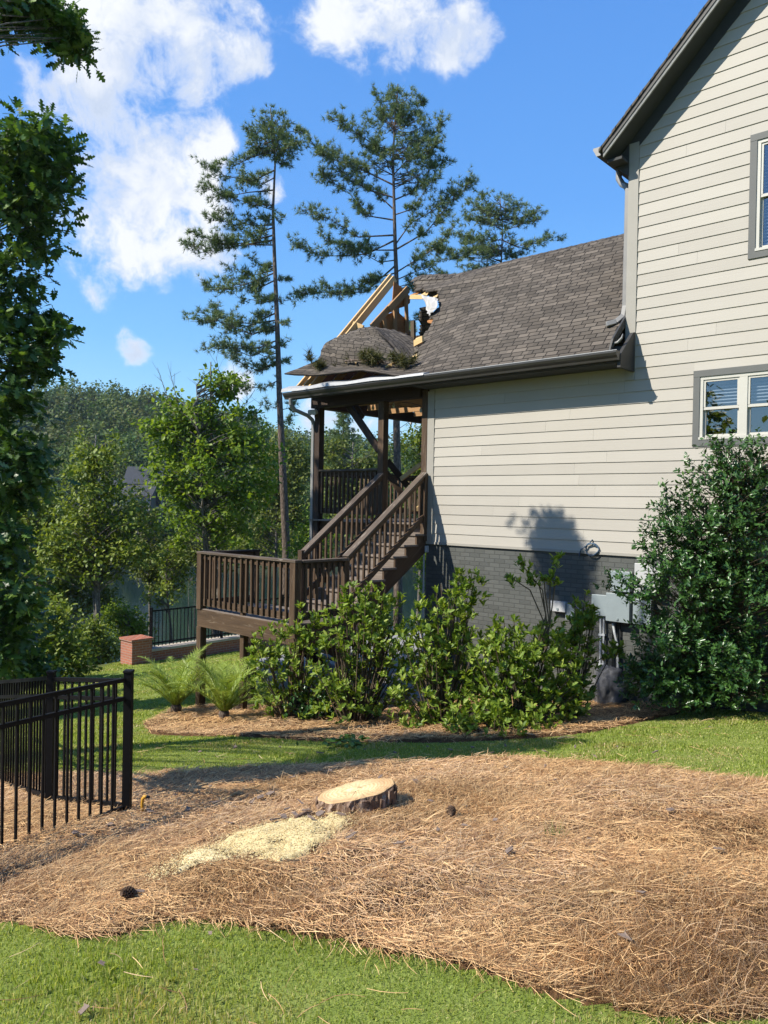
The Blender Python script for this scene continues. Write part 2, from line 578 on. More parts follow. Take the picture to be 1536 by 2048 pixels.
    ob = t.new('ShaderNodeTexCoord').outputs['Object']
    n = t.noise(t.mapping(ob, (.9, .5, 1)), 1.6, 5, .6)
    setb(t, b, (.012, .028, .026), .04, .6, None, t.bump(n, .22, .05))
    b.inputs['IOR'].default_value = 1.33
    M['water'] = m
    # bark
    for nm, lo, hi, sc in (('bark_pine', (.055, .042, .034), (.20, .155, .125), 1.), ('bark_grey', (.075, .068, .058), (.23, .21, .18), 1.6)):
        m, t, b, o = mat_new(nm)
        ob = t.new('ShaderNodeTexCoord').outputs['Object']
        v = t.new('ShaderNodeTexVoronoi', {'Vector': t.mapping(ob, (14 * sc, 14 * sc, 4.5 * sc)), 'Scale': 1.}, feature='DISTANCE_TO_EDGE')
        n = t.noise(ob, 9, 5, .65)
        f = t.math('ADD', t.math('MULTIPLY', v.outputs[0], .9), t.math('MULTIPLY', n, .55))
        setb(t, b, t.ramp(f, [(.2, lo), (.65, hi)]), .9, .15, None, t.bump(f, .8, .03))
        M[nm] = m
    M['twig'] = m_plain('grey brown twig bark', (.10, .075, .05), .85, .15, var=.3)
    # ground
    m, t, b, o = mat_new('ground')
    ob = t.new('ShaderNodeTexCoord').outputs['Object']
    at = t.new('ShaderNodeAttribute', attribute_name='tint')
    n = t.noise(ob, 1.3, 6, .65); n2 = t.noise(ob, 45, 4, .7); n3 = t.noise(ob, 7, 5, .65)
    gr = t.ramp(t.math('ADD', t.math('MULTIPLY', n, .4), t.math('ADD', t.math('MULTIPLY', n2, .35), t.math('MULTIPLY', n3, .25))), [(.3, (.10, .14, .026)), (.5, (.19, .24, .05)), (.7, (.33, .32, .12))])
    fo = t.ramp(t.math('ADD', t.math('MULTIPLY', n3, .6), t.math('MULTIPLY', n2, .4)), [(.3, (.018, .022, .009)), (.55, (.05, .055, .022)), (.75, (.13, .10, .055))])
    se = t.new('ShaderNodeSeparateColor', {0: at.outputs[0]})
    setb(t, b, t.mix(se.outputs[0], fo, gr), .95, .1, None, t.bump(n2, .8, .03))
    M['ground'] = m
    # pine straw sheet
    m, t, b, o = mat_new('pine straw sheet')
    ob = t.new('ShaderNodeTexCoord').outputs['Object']
    a1 = t.noise(t.mapping(ob, (90, 14, 20)), 1., 5, .7, 1.2)
    a2 = t.noise(t.mapping(ob, (14, 95, 20)), 1., 5, .7, 1.2)
    n = t.noise(ob, 2.2, 5, .6)
    f = t.math('ADD', t.math('MULTIPLY', t.math('MAXIMUM', a1, a2), .75), t.math('MULTIPLY', n, .25))
    setb(t, b, t.ramp(f, [(.36, (.035, .018, .009)), (.52, (.11, .056, .025)), (.68, (.25, .14, .06))]), .85, .2, None, t.bump(f, .9, .03))
    M['straw_sheet'] = m
    for nm, cols in (('straw', [(.13, .060, .026), (.385, .205, .085), (.57, .34, .15), (.76, .51, .245), (.33, .17, .075)]),):
        m, t, b, o = mat_new('pine straw needles')
        rnd = t.new('ShaderNodeNewGeometry').outputs['Random Per Island']
        at = t.new('ShaderNodeAttribute', attribute_name='tint').outputs[0]
        setb(t, b, t.mix(1., t.ramp(rnd, [(i / 4, c) for i, c in enumerate(cols)]), at, 'MULTIPLY'), .55, .3)
        M[nm] = m
    m, t, b, o = mat_new('sawdust')
    rnd = t.new('ShaderNodeNewGeometry').outputs['Random Per Island']
    ob = t.new('ShaderNodeTexCoord').outputs['Object']
    n = t.noise(ob, 130, 4, .7)
    f = t.math('ADD', t.math('MULTIPLY', rnd, .5), t.math('MULTIPLY', n, .5))
    setb(t, b, t.ramp(f, [(.2, (.46, .34, .14)), (.55, (.68, .54, .27)), (.85, (.78, .67, .41))]), .85, .2, None, t.bump(n, .6, .01))
    M['sawdust'] = m
    # stump cut face with rings
    m, t, b, o = mat_new('fresh cut wood')
    ob = t.new('ShaderNodeTexCoord').outputs['Object']
    n = t.noise(ob, 5, 5, .6)
    ln = t.new('ShaderNodeVectorMath', {0: ob}, operation='LENGTH').outputs[1]
    w = t.math('SINE', t.math('ADD', t.math('MULTIPLY', ln, 330.), t.math('MULTIPLY', n, 9.)))
    gr = t.noise(t.mapping(ob, (60, 4, 4)), 1., 5, .7)
    f = t.math('ADD', t.math('MULTIPLY', w, .10), t.math('ADD', t.math('MULTIPLY', n, .45), t.math('MULTIPLY', gr, .45)))
    c = t.ramp(f, [(.25, (.46, .32, .155)), (.5, (.66, .50, .27)), (.75, (.76, .64, .42))])
    rim = t.new('ShaderNodeMapRange', {0: ln, 1: .245, 2: .30}).outputs[0]
    setb(t, b, t.mix(t.math('MULTIPLY', rim, .55), c, (.40, .22, .10)), .8, .2, None, t.bump(gr, .5, .006))
    M['cut'] = m
    m, t, b, o = mat_new('stump bark')
    ob = t.new('ShaderNodeTexCoord').outputs['Object']
    v = t.noise(t.mapping(ob, (16, 16, 3)), 1., 6, .7, .8); n = t.noise(ob, 8, 4, .6)
    f = t.math('ADD', t.math('MULTIPLY', v, .65), t.math('MULTIPLY', n, .35))
    setb(t, b, t.ramp(f, [(.36, (.055, .035, .025)), (.5, (.22, .14, .095)), (.64, (.46, .36, .28))]), .9, .15, None, t.bump(f, 1., .04))
    M['stump_bark'] = m
    M['chip'] = m_plain('grey bark flake', (.20, .15, .12), .85, .2, var=.45, scale=14)
    M['cone'] = m_plain('pine cone scale', (.11, .07, .045), .8, .2, var=.4, scale=30)
    M['yellow'] = m_plain('weathered yellow plastic', (.55, .29, .03), .5, .4, var=.2)
    # leaves
    M['l_oak'] = m_leaf('oak leaves', [(.028, .068, .014), (.052, .115, .02), (.085, .165, .03), (.16, .25, .045)], .42, .4, .28)
    M['l_shrub'] = m_leaf('anise shrub leaves', [(.09, .155, .016), (.145, .23, .024), (.21, .30, .034), (.36, .43, .09)], .5, .35, .38)
    M['l_holly'] = m_leaf('dark glossy leaves', [(.020, .062, .014), (.034, .092, .020), (.052, .125, .026), (.085, .17, .036)], .32, .5, .18)
    M['l_palm'] = m_leaf('palm leaflets', [(.17, .25, .035), (.26, .35, .055), (.36, .44, .09)], .45, .4, .3)
    M['l_light'] = m_leaf('yellow green leaves', [(.085, .15, .014), (.13, .215, .02), (.19, .275, .028), (.25, .33, .045)], .5, .3, .42)
    M['l_mid'] = m_leaf('mid green leaves', [(.08, .125, .016), (.135, .19, .025), (.195, .25, .038), (.27, .315, .06)], .5, .3, .35)
    M['l_olive'] = m_leaf('olive green leaves', [(.085, .115, .022), (.14, .175, .036), (.20, .225, .055)], .55, .25, .32)
    M['l_pine'] = m_leaf('pine needles', [(.07, .115, .046), (.12, .175, .066), (.18, .24, .09), (.25, .31, .13)], .5, .3, .2, (1.2, 1.2, .7))
    M['l_forest'] = m_leaf('forest leaves', [(.05, .085, .022), (.08, .12, .028), (.115, .15, .04)], .6, .2, .25, tint=True)
    M['l_dead'] = m_leaf('browning pine boughs', [(.05, .06, .018), (.085, .09, .03), (.12, .10, .04)], .6, .2, .2)
    M['grass'] = m_leaf('grass blades', [(.20, .26, .04), (.28, .345, .058), (.37, .41, .095), (.58, .53, .25)], .5, .3, .4, tint=True)
    M['weed'] = m_leaf('weed leaves', [(.05, .13, .02), (.09, .20, .03)], .5, .3, .35)


make_mats()

# ================================================================== SETTING
def poly_px(pts):
    return np.array([gpt(*p)[:2] for p in pts])


def in_poly(x, y, poly):
    x = np.asarray(x); y = np.asarray(y)
    r = np.zeros(x.shape, bool)
    n = len(poly)
    for i in range(n):
        x0, y0 = poly[i]; x1, y1 = poly[(i + 1) % n]
        if y0 == y1: continue
        c = ((y0 > y) != (y1 > y)) & (x < (x1 - x0) * (y - y0) / (y1 - y0) + x0)
        r ^= c
    return r


def wobble(poly, amp=.04, step=.12):
    out = []
    n = len(poly)
    for i in range(n):
        p, q = poly[i], poly[(i + 1) % n]
        L = np.linalg.norm(q - p)
        k = max(1, int(L / step))
        for j in range(k):
            a = p + (q - p) * j / k
            w = mnoise.noise_vector(Vector((a[0] * 2.2, a[1] * 2.2, 3.)))
            w2 = mnoise.noise_vector(Vector((a[0] * 9, a[1] * 9, 8.)))
            out.append((a[0] + amp * (w.x + .6 * w2.x), a[1] + amp * (w.y + .6 * w2.y)))
    return np.array(out)


BED_NEAR = wobble(np.vstack([poly_px([(150, 1552), (275, 1556), (400, 1546), (520, 1540), (680, 1535), (850, 1527), (1000, 1522), (1150, 1527), (1300, 1541), (1420, 1556), (1536, 1570), (1680, 1592)]),
                             poly_px([(1900, 1800), (1800, 2046), (1500, 2046), (1290, 2046), (1180, 2020), (1000, 1972), (850, 1932), (700, 1893), (560, 1868), (420, 1850), (340, 1846), (260, 1870), (180, 1890), (80, 1864), (0, 1846), (-150, 1830)]),
                             np.array([[-4.2, 3.6], [-5.5, 6.2], [-5.2, 8.2], [-3.6, 8.1]])]), .05)
BED_WALL = wobble(np.vstack([poly_px([(285, 1450), (300, 1470), (400, 1474), (500, 1476), (700, 1486), (870, 1487), (1050, 1480), (1200, 1464), (1330, 1435), (1430, 1415), (1536, 1403), (1700, 1396)]),
                             np.array([W(6.8, -.02, 0)[:2], W(-.05, -.02, 0)[:2], W(-.05, 1.2, 0)[:2], W(-1.6, 2.4, 0)[:2], W(-2.3, 2.9, 0)[:2]]),
                             poly_px([(420, 1412), (330, 1425)])]), .05)


def build_ground():
    xs = np.unique(np.concatenate([np.arange(-7, 7.01, .16), np.arange(-16, 16.1, .7), np.arange(-50, 50, 3.), np.linspace(-420, 420, 90)]))
    ys = np.unique(np.concatenate([np.arange(.6, 14, .16), np.arange(-8, 34, .6), np.arange(30, 130, 3.), np.linspace(-60, 520, 90)]))
    X, Y = np.meshgrid(xs, ys, indexing='ij')
    Z = gz(X, Y)
    v = np.stack([X, Y, Z], -1).reshape(-1, 3)
    nx, ny = len(xs), len(ys)
    i, j = np.meshgrid(np.arange(nx - 1), np.arange(ny - 1), indexing='ij')
    a = (i * ny + j).ravel()
    f = np.stack([a, a + ny, a + ny + 1, a + 1], -1)
    s = (X - CO[0]) * AX[0] + (Y - CO[1]) * AX[1]
    t = (X - CO[0]) * NX[0] + (Y - CO[1]) * NX[1]
    # lawn ends at the wood on the left and at the retaining wall
    left = sstep(.3, -.5, (-6.6 - X) * .9 + (Y - 19) * .12 * 0 - .0)
    lawn = sstep(-12.2, -11.8, s) * sstep(-11, -10.5, t) * sstep(-8.2, -6.9, X)
    col = np.zeros((len(v), 3), np.float32)
    col[:, 0] = lawn.ravel()
    o = np_mesh('ground', v, f, M['ground'], smooth=True, col=col)
    tag(o, 'sloping green lawn falling away to the wooded lake bank', 'ground', kind='structure')
    return o


build_ground()


def bed_sheet(name, poly, label, lump=.03, lift=.012, step=.055):
    x0, y0 = poly.min(0); x1, y1 = poly.max(0)
    xs = np.arange(x0, x1, step); ys = np.arange(y0, y1, step)
    X, Y = np.meshgrid(xs, ys, indexing='ij')
    nx, ny = len(xs), len(ys)
    rr = np.random.default_rng(3)
    Z = gz(X, Y) + lift + lump * (np.sin(X * 5.1 + 1.3 * np.sin(Y * 4.)) * np.sin(Y * 6.3 + X) * .5 + .5) + rr.uniform(0, .012, X.shape)
    cx = (X[:-1, :-1] + X[1:, 1:]) / 2; cyy = (Y[:-1, :-1] + Y[1:, 1:]) / 2
    ins = in_poly(cx, cyy, poly)
    i, j = np.nonzero(ins)
    a = i * ny + j
    f = np.stack([a, a + ny, a + ny + 1, a + 1], -1)
    used, inv = np.unique(f, return_inverse=True)
    cnt = np.bincount(f.ravel(), minlength=nx * ny)
    Z = np.where(cnt.reshape(nx, ny) < 4, gz(X, Y) - .03, Z)
    v = np.stack([X, Y, Z], -1).reshape(-1, 3)[used]
    o = np_mesh(name, v, inv.reshape(f.shape), M['straw_sheet'], smooth=True)
    return tag(o, label, 'garden bed', kind='structure')


bed_sheet('mulch_bed', BED_NEAR, 'wide bed of brown pine straw around the stump in the foreground')
bed_sheet('mulch_bed', BED_WALL, 'strip of brown pine straw under the shrubs by the house')


def build_lake():
    v = np.array([[-260, 24, -6.4], [160, 24, -6.4], [160, 125, -6.4], [-260, 125, -6.4]])
    o = np_mesh('lake', v, np.array([[0, 1, 2, 3]]), M['water'])
    tag(o, 'dark green lake behind the yard', 'lake', kind='structure')


build_lake()

mb = MB(house=True)
mb.box(-3.7, -.2, -9.2, 1.0, -2.9, -1.62)
mb.box(-.2, .6, .15, 1.0, -2.9, -1.63)
o = mb.build('patio', M['concrete'])
o.location = tuple(CO); o.rotation_euler = (0, 0, THETA)
tag(o, 'grey flagstone patio under the porch and stairs', 'patio', kind='structure')

# ================================================================== HOUSE
E_EXP = .1712
Z_SID0 = 1.955 - 6 * E_EXP
RAKE0 = (3.455, 6.75)          # lower tip of the rake's underside, slope below
RK = .99
S_R = 13.6                      # far right corner of the two-storey block
S_RIDGE = (3.70 + S_R) / 2


def soff(s):
    """height of the underside of the big roof over the wall"""
    return 6.93 + (s - 3.854) * RK if s < S_RIDGE else 6.93 + (2 * S_RIDGE - 3.854 - s) * RK


house = thing('house', 'two storey house with beige lap siding and a torn lower roof', 'house', CO, THETA)
WIN = [  # s0, s1, z0, z1 outer edge of grey casing
    (4.712, 6.035, 2.487, 3.536, 2),
    (5.395, 6.72, 4.954, 6.60, 2)]


def house_walls():
    # masonry base
    b = MB(house=True)
    b.box(-.05, S_R, -4.2, .0, -2.6, Z_SID0 - .005)
    b.build('brick_base', M['brick_dark'], house)
    b = MB(house=True)
    b.box(-.06, 5.2, .0005, .035, Z_SID0 - .03, Z_SID0 + .012)
    b.build('starter_strip', M['trim_light'], house)
    # wall bodies, cut round the windows
    b = MB(house=True)
    b.box(-.04, 3.70, -.14, .0, Z_SID0, 3.98)
    cuts = sorted({3.70, S_R, S_RIDGE} | {w[0] + .09 for w in WIN} | {w[1] - .09 for w in WIN})
    for s0, s1 in zip(cuts[:-1], cuts[1:]):
        mid = (s0 + s1) / 2
        zs = [Z_SID0]
        for w in sorted(WIN, key=lambda q: q[2]):
            if w[0] + .09 < mid < w[1] - .09: zs += [w[2] + .09, w[3] - .09]
        zs.append(None)
        for k in range(0, len(zs), 2):
            za, zb = zs[k], zs[k + 1]
            ta, tb = (zb, zb) if zb is not None else (soff(s0) - .05, soff(s1) - .05)
            b.prism([(s0, 0, za), (s1, 0, za), (s1, 0, tb), (s0, 0, ta)], (0, -.14, 0))
    b.box(3.70, 3.84, -9, -.14, -2, 6.75)            # side wall that the low roof dies into
    b.box(S_R - .14, S_R, -9, -.14, -2, 6.75)
    b.prism([(3.7, -9, -2), (S_R, -9, -2), (S_R, -9, 6.8), (S_RIDGE, -9, soff(S_RIDGE) - .05), (3.7, -9, 6.8)], (0, .14, 0))
    b.box(-.04, .10, -4.2, -.14, Z_SID0, 4.0)
    b.box(.10, 3.70, -4.2, -4.06, Z_SID0, 4.0)
    b.build('wall', M['siding'], house)
    # lap siding boards
    sd = MB(house=True)
    k = 0
    while True:
        z0 = Z_SID0 + k * E_EXP
        z1 = z0 + E_EXP
        if z0 > soff(S_RIDGE): break
        segs = []
        sl = .105 if z0 < 3.60 else 3.855
        if z0 < 3.45: segs.append([sl, S_R - .1])
        else:
            if z0 < 3.92: segs.append([.105, 3.70])
            segs.append([3.85, S_R - .1])
        for w in WIN:
            ns = []
            for a_, c_ in segs:
                if z1 > w[2] + .012 and z0 < w[3] - .012 and a_ < w[1] and c_ > w[0]:
                    for za, zb in ((z0, w[2] + .004), (w[3] - .004, z1 + .014)):
                        if zb - za > .02 and z0 - .001 <= za and zb <= z1 + .02:
                            fa = lambda z: .024 - .013 * (z - z0) / (E_EXP + .014)
                            sd.hexa([(w[0], .001, za), (w[1], .001, za), (w[1], fa(za), za), (w[0], fa(za), za), (w[0], .001, zb), (w[1], .001, zb), (w[1], fa(zb), zb), (w[0], fa(zb), zb)], (1, 0, 0))
                    if w[0] > a_: ns.append([a_, w[0] + .004])
                    if w[1] < c_: ns.append([w[1] - .004, c_])
                else: ns.append([a_, c_])
            segs = ns
        for a_, c_ in segs:
            joints = [a_]
            x = a_ + random.uniform(.6, 3.6)
            while x < c_ - .5:
                joints.append(x); x += random.choice([2.1, 2.7, 3.2, 3.66])
            joints.append(c_)
            for p, q in zip(joints[:-1], joints[1:]):
                p2, q2 = p + .0009, q - .0009
                # ends follow the rake
                pb, pt = p2, p2
                if z0 > 6.6:
                    lim0 = 3.854 + (z0 - 6.93) / RK - .25; lim1 = lim0 + E_EXP / RK
                    if q2 < lim1: continue
                    pb, pt = max(p2, lim0), max(p2, lim1)
                    rim0 = 2 * S_RIDGE - lim0
                    if pb > rim0: continue
                j = random.uniform(-.0012, .0012)
                za, zb = z0 + j, z1 + .014
                sd.hexa([(pb, .003, za), (q2, .003, za), (q2, .024, za), (pb, .024, za), (pt, .001, zb), (q2, .001, zb), (q2, .011, zb), (pt, .011, zb)], (1, 0, 0))
        k += 1
    sd.build('siding', M['siding'], house)
    # corner boards
    b = MB(house=True)
    b.box(-.05, .105, -.02, .032, Z_SID0 + .01, 3.66)
    b.build('corner_board', M['trim_light'], house)
    b = MB(house=True)
    b.box(3.695, 3.85, -.02, .034, 3.50, 6.99)
    b.build('corner_board', M['trim_light'], house)
    b = MB(house=True)
    b.box(-.175, -.052, -.12, .04, .9, 3.70)
    b.build('end_post', M['wood'], house)


house_walls()


def window(w, blinds):
    s0, s1, z0, z1, n = w
    cw = .088
    fr = MB(house=True)
    for (a_, c_, e, g) in ((s0, s1, z1 - cw, z1), (s0, s1, z0, z0 + cw), (s0, s0 + cw, z0 + cw, z1 - cw), (s1 - cw, s1, z0 + cw, z1 - cw)):
        fr.box(a_, c_, .001, .034 if g - e > .2 else .037, e, g)
    win = fr.build('window', M['trim_grey'], house)
    fm = MB(house=True)
    a0, a1, b0, b1 = s0 + cw, s1 - cw, z0 + cw, z1 - cw
    fw = .045
    fm.box(a0, a1, -.06, .022, b1 - fw, b1); fm.box(a0, a1, -.06, .045, b0, b0 + .035)
    fm.box(a0, a0 + fw, -.06, .021, b0 + .035, b1 - fw); fm.box(a1 - fw, a1, -.06, .021, b0 + .035, b1 - fw)
    mid = (a0 + a1) / 2
    fm.box(mid - .052, mid + .052, -.06, .0205, b0 + .035, b1 - fw)
    fm.build('window_frame', M['white_frame'], win)
    for (u0, u1) in ((a0 + fw, mid - .052), (mid + .052, a1 - fw)):
        sm = MB(house=True)
        zm = (b0 + .035 + b1 - fw) / 2
        sw = .03
        # upper sash stands forward, lower sash sits back
        for (lo, hi, y0, y1) in ((zm - .02, b1 - fw, -.022, .008), (b0 + .035, zm + .015, -.052, -.024)):
            sm.box(u0, u1, y0, y1, hi - sw, hi); sm.box(u0, u1, y0, y1, lo, lo + sw + .008)
            sm.box(u0, u0 + sw, y0, y1, lo + sw, hi - sw); sm.box(u1 - sw, u1, y0, y1, lo + sw, hi - sw)
        sm.build('sash', M['white_frame'], win)
        for (lo, hi, y) in ((zm - .02, b1 - fw, -.008), (b0 + .035, zm + .015, -.038)):
            g = MB(house=True)
            g.add([(u0 + .02, y, lo + .02), (u1 - .02, y, lo + .02), (u1 - .02, y, hi - .02), (u0 + .02, y, hi - .02)], [(0, 1, 2, 3)])
            g.build('pane', M['glass'], win)
        bl = MB(house=True)
        z = b1 - fw
        low = b0 + (b1 - b0) * blinds
        while z > low:
            bl.hexa([(u0 + .01, -.10, z - .016), (u1 - .01, -.10, z - .016), (u1 - .01, -.085, z - .013), (u0 + .01, -.085, z - .013),
                     (u0 + .01, -.10 - .012, z - .0), (u1 - .01, -.10 - .012, z), (u1 - .01, -.085 - .012, z + .003), (u0 + .01, -.085 - .012, z + .003)])
            z -= .045
        bl.build('blind', M['blind'], win)


window(WIN[0], .55)
window(WIN[1], .0)
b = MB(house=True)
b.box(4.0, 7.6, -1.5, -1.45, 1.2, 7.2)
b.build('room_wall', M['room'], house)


def big_roof():
    T0 = .38
    n1 = 1 / math.hypot(1, RK)
    tip_s, tip_z = RAKE0
    def zz(s): return tip_z + (s - tip_s) * RK
    # roof slabs
    top = .17
    rf = MB(house=True)
    e = tip_s - .06
    zr = zz(S_RIDGE)
    for sgn in (1, -1):
        def m(s): return s if sgn > 0 else 2 * S_RIDGE - s
        # stepped shingle courses along the slope
        L = (S_RIDGE - e)
        nst = int(L / .20)
        for i in range(nst):
            s0 = e + L * i / nst; s1 = e + L * (i + 1) / nst + .02
            jt = random.uniform(-.006, .006)
            rf.prism([(m(s0), T0 + .03 + jt, zz(s0) + top + .018), (m(s1), T0 + .03 + jt, zz(s1) + top + .002), (m(s1), T0 + .03 + jt, zz(s1) + top - .03), (m(s0), T0 + .03 + jt, zz(s0) + top - .03)], (0, -9.6, 0))
    rf.build('roof', M['shingle'], house)
    fa = MB(house=True); so = MB(house=True); st = MB(house=True); dk = MB(house=True)
    for sgn in (1, -1):
        def m(s): return s if sgn > 0 else 2 * S_RIDGE - s
        def P(s, t, z): return (m(s), t, z)
        fa.prism([P(tip_s, T0 + .012, zz(tip_s) + .06), P(S_RIDGE, T0 + .012, zr + .06), P(S_RIDGE, T0 + .012, zr + top - .03), P(tip_s, T0 + .012, zz(tip_s) + top - .03)], (0, -.03, 0))
        st.prism([P(tip_s, T0 + .0, zz(tip_s)), P(S_RIDGE, T0, zr), P(S_RIDGE, T0, zr + .06), P(tip_s, T0, zz(tip_s) + .06)], (0, -.028, 0))
        so.prism([P(tip_s, T0 - .03, zz(tip_s) + .015), P(S_RIDGE, T0 - .03, zr + .015), P(S_RIDGE, T0 - .03, zr + top - .04), P(tip_s, T0 - .03, zz(tip_s) + top - .04)], (0, -9.4, 0))
        # frieze against the wall
        dk.prism([P(3.70, .031, soff(3.7) - .0), P(S_RIDGE, .031, soff(S_RIDGE) - .0), P(S_RIDGE, .031, soff(S_RIDGE) + .36), P(3.70, .031, soff(3.7) + .36)], (0, -.03, 0))
    so.box(tip_s + .02, 3.70, -9.0, .28, 6.70, 6.74)
    fa.build('fascia', M['dark_trim'], house)
    st.build('rake_board', M['rake_strip'], house)
    so.build('soffit', M['soffit'], house)
    dk.build('frieze', M['soffit'], house)
    # boxed eave return at the corner
    er = MB(house=True)
    er.prism([(tip_s + .03, .0, 6.70), (3.70, .0, 6.52), (3.70, .0, 6.98), (tip_s + .03, .0, 6.78)], (0, .05, 0))
    er.build('eave_return', M['soffit'], house)
    # eave gutter running back, seen end on
    g = MB(house=True)
    e2 = tip_s - .045
    prof = [(e2, 6.93), (e2 - .125, 6.93), (e2 - .125, 6.90), (e2 - .10, 6.86), (e2 - .07, 6.80), (e2, 6.80)]
    g.prism([(s_, .36, z_) for s_, z_ in prof], (0, -9.3, 0))
    g.build('gutter', M['dark_trim'], house)
    g = MB(house=True)
    g.prism([(s_, .364, z_) for s_, z_ in prof], (0, -.003, 0))
    g.build('gutter_end_cap', M['gutter_grey'], house)
    # downspout: elbows back to the corner, then down to the low roof
    d = MB(house=True)
    d.tube([(3.38, -.30, 6.82), (3.40, -.26, 6.66), (3.50, -.18, 6.52), (3.60, -.10, 6.44), (3.645, -.08, 6.36)], .05, 8)
    for a_, c_ in (((3.645, -.08, 6.38), (3.64, -.08, 4.60)), ((3.64, -.08, 4.64), (3.62, -.06, 4.46)), ((3.62, -.06, 4.48), (3.54, .02, 4.38)), ((3.54, .02, 4.39), (3.42, .10, 4.35))):
        d.beam(a_, c_, .075, .095, up=(0, 1, 0))
    d.build('downspout', M['gutter_grey'], house, bevel=.01)


big_roof()

# ---- low roof over the wing and the porch (12 in 12, eave t=.5 z=3.83, ridge t=-2.1 z=6.43)
EAVE_T, EAVE_Z, RIDGE_T = .52, 3.83, -2.12


def roof_sag(s, t):
    """how far the broken roof has sunk at s, t"""
    a = sstep(.95, -.95, s)
    mid = np.exp(-((t + .25) / .75) ** 2)
    r = -.26 * a ** 1.5 * mid
    r = r + .035 * np.sin(t * 9 + s * 2) * sstep(.6, -.6, s) * sstep(.45, .1, t)
    r = r + .10 * sstep(-.8, -2.1, s) * sstep(-1.2, -2.0, t)
    return r


KEEP = np.array([(3.72, EAVE_T), (3.72, RIDGE_T), (-2.12, RIDGE_T), (-2.16, -1.98), (-1.98, -1.93), (-1.92, -1.76), (-1.72, -1.80), (-1.45, -1.62), (-1.22, -1.66), (-.98, -1.42), (-.80, -1.26), (-.90, -1.06),
                 (-.72, -.92), (-.80, -.70), (-.62, -.52), (-.70, -.36), (-.48, -.22), (-.52, -.06), (-.34, .10), (-.25, .22), (-.1, .36), (.30, EAVE_T)])


def roof_mesh(name, front):
    st = .06
    ss = np.arange(-3.4 if not front else -2.6, 3.75, st); ts = np.arange(RIDGE_T, EAVE_T + .001, (EAVE_T - RIDGE_T) / 44)
    S, T = np.meshgrid(ss, ts, indexing='ij')
    tt = T if front else T
    Z = EAVE_Z + (EAVE_T - T)
    if front:
        Z = Z + roof_sag(S, T)
        cs = (S[:-1, :-1] + S[1:, 1:]) / 2; ct = (T[:-1, :-1] + T[1:, 1:]) / 2
        ins = in_poly(cs, ct, KEEP)
        Y = -T
    else:
        Y = -(2 * RIDGE_T - T)
        cs = (S[:-1, :-1] + S[1:, 1:]) / 2
        ct = (T[:-1, :-1] + T[1:, 1:]) / 2
        ins = (cs > -1.9 + .4 * np.sin(ct * 7)) | (ct > -1.45 + .25 * np.sin(cs * 6))
    v = np.stack([S, Y, Z], -1).reshape(-1, 3)
    uv = np.stack([S, (EAVE_T - T) * math.sqrt(2)], -1).reshape(-1, 2)
    i, j = np.nonzero(ins)
    ny = len(ts)
    a = i * ny + j
    f = np.stack([a, a + ny, a + ny + 1, a + 1], -1)
    if not front: f = f[:, ::-1]
    used, inv = np.unique(f, return_inverse=True)
    o = np_mesh(name, v[used], inv.reshape(f.shape), M['shingle'], house, uv=uv[used], smooth=True)
    so = o.modifiers.new('thick', 'SOLIDIFY'); so.thickness = .028; so.offset = -1 if front else -1
    return o


roof_mesh('lower_roof', True)
roof_mesh('lower_roof', False)


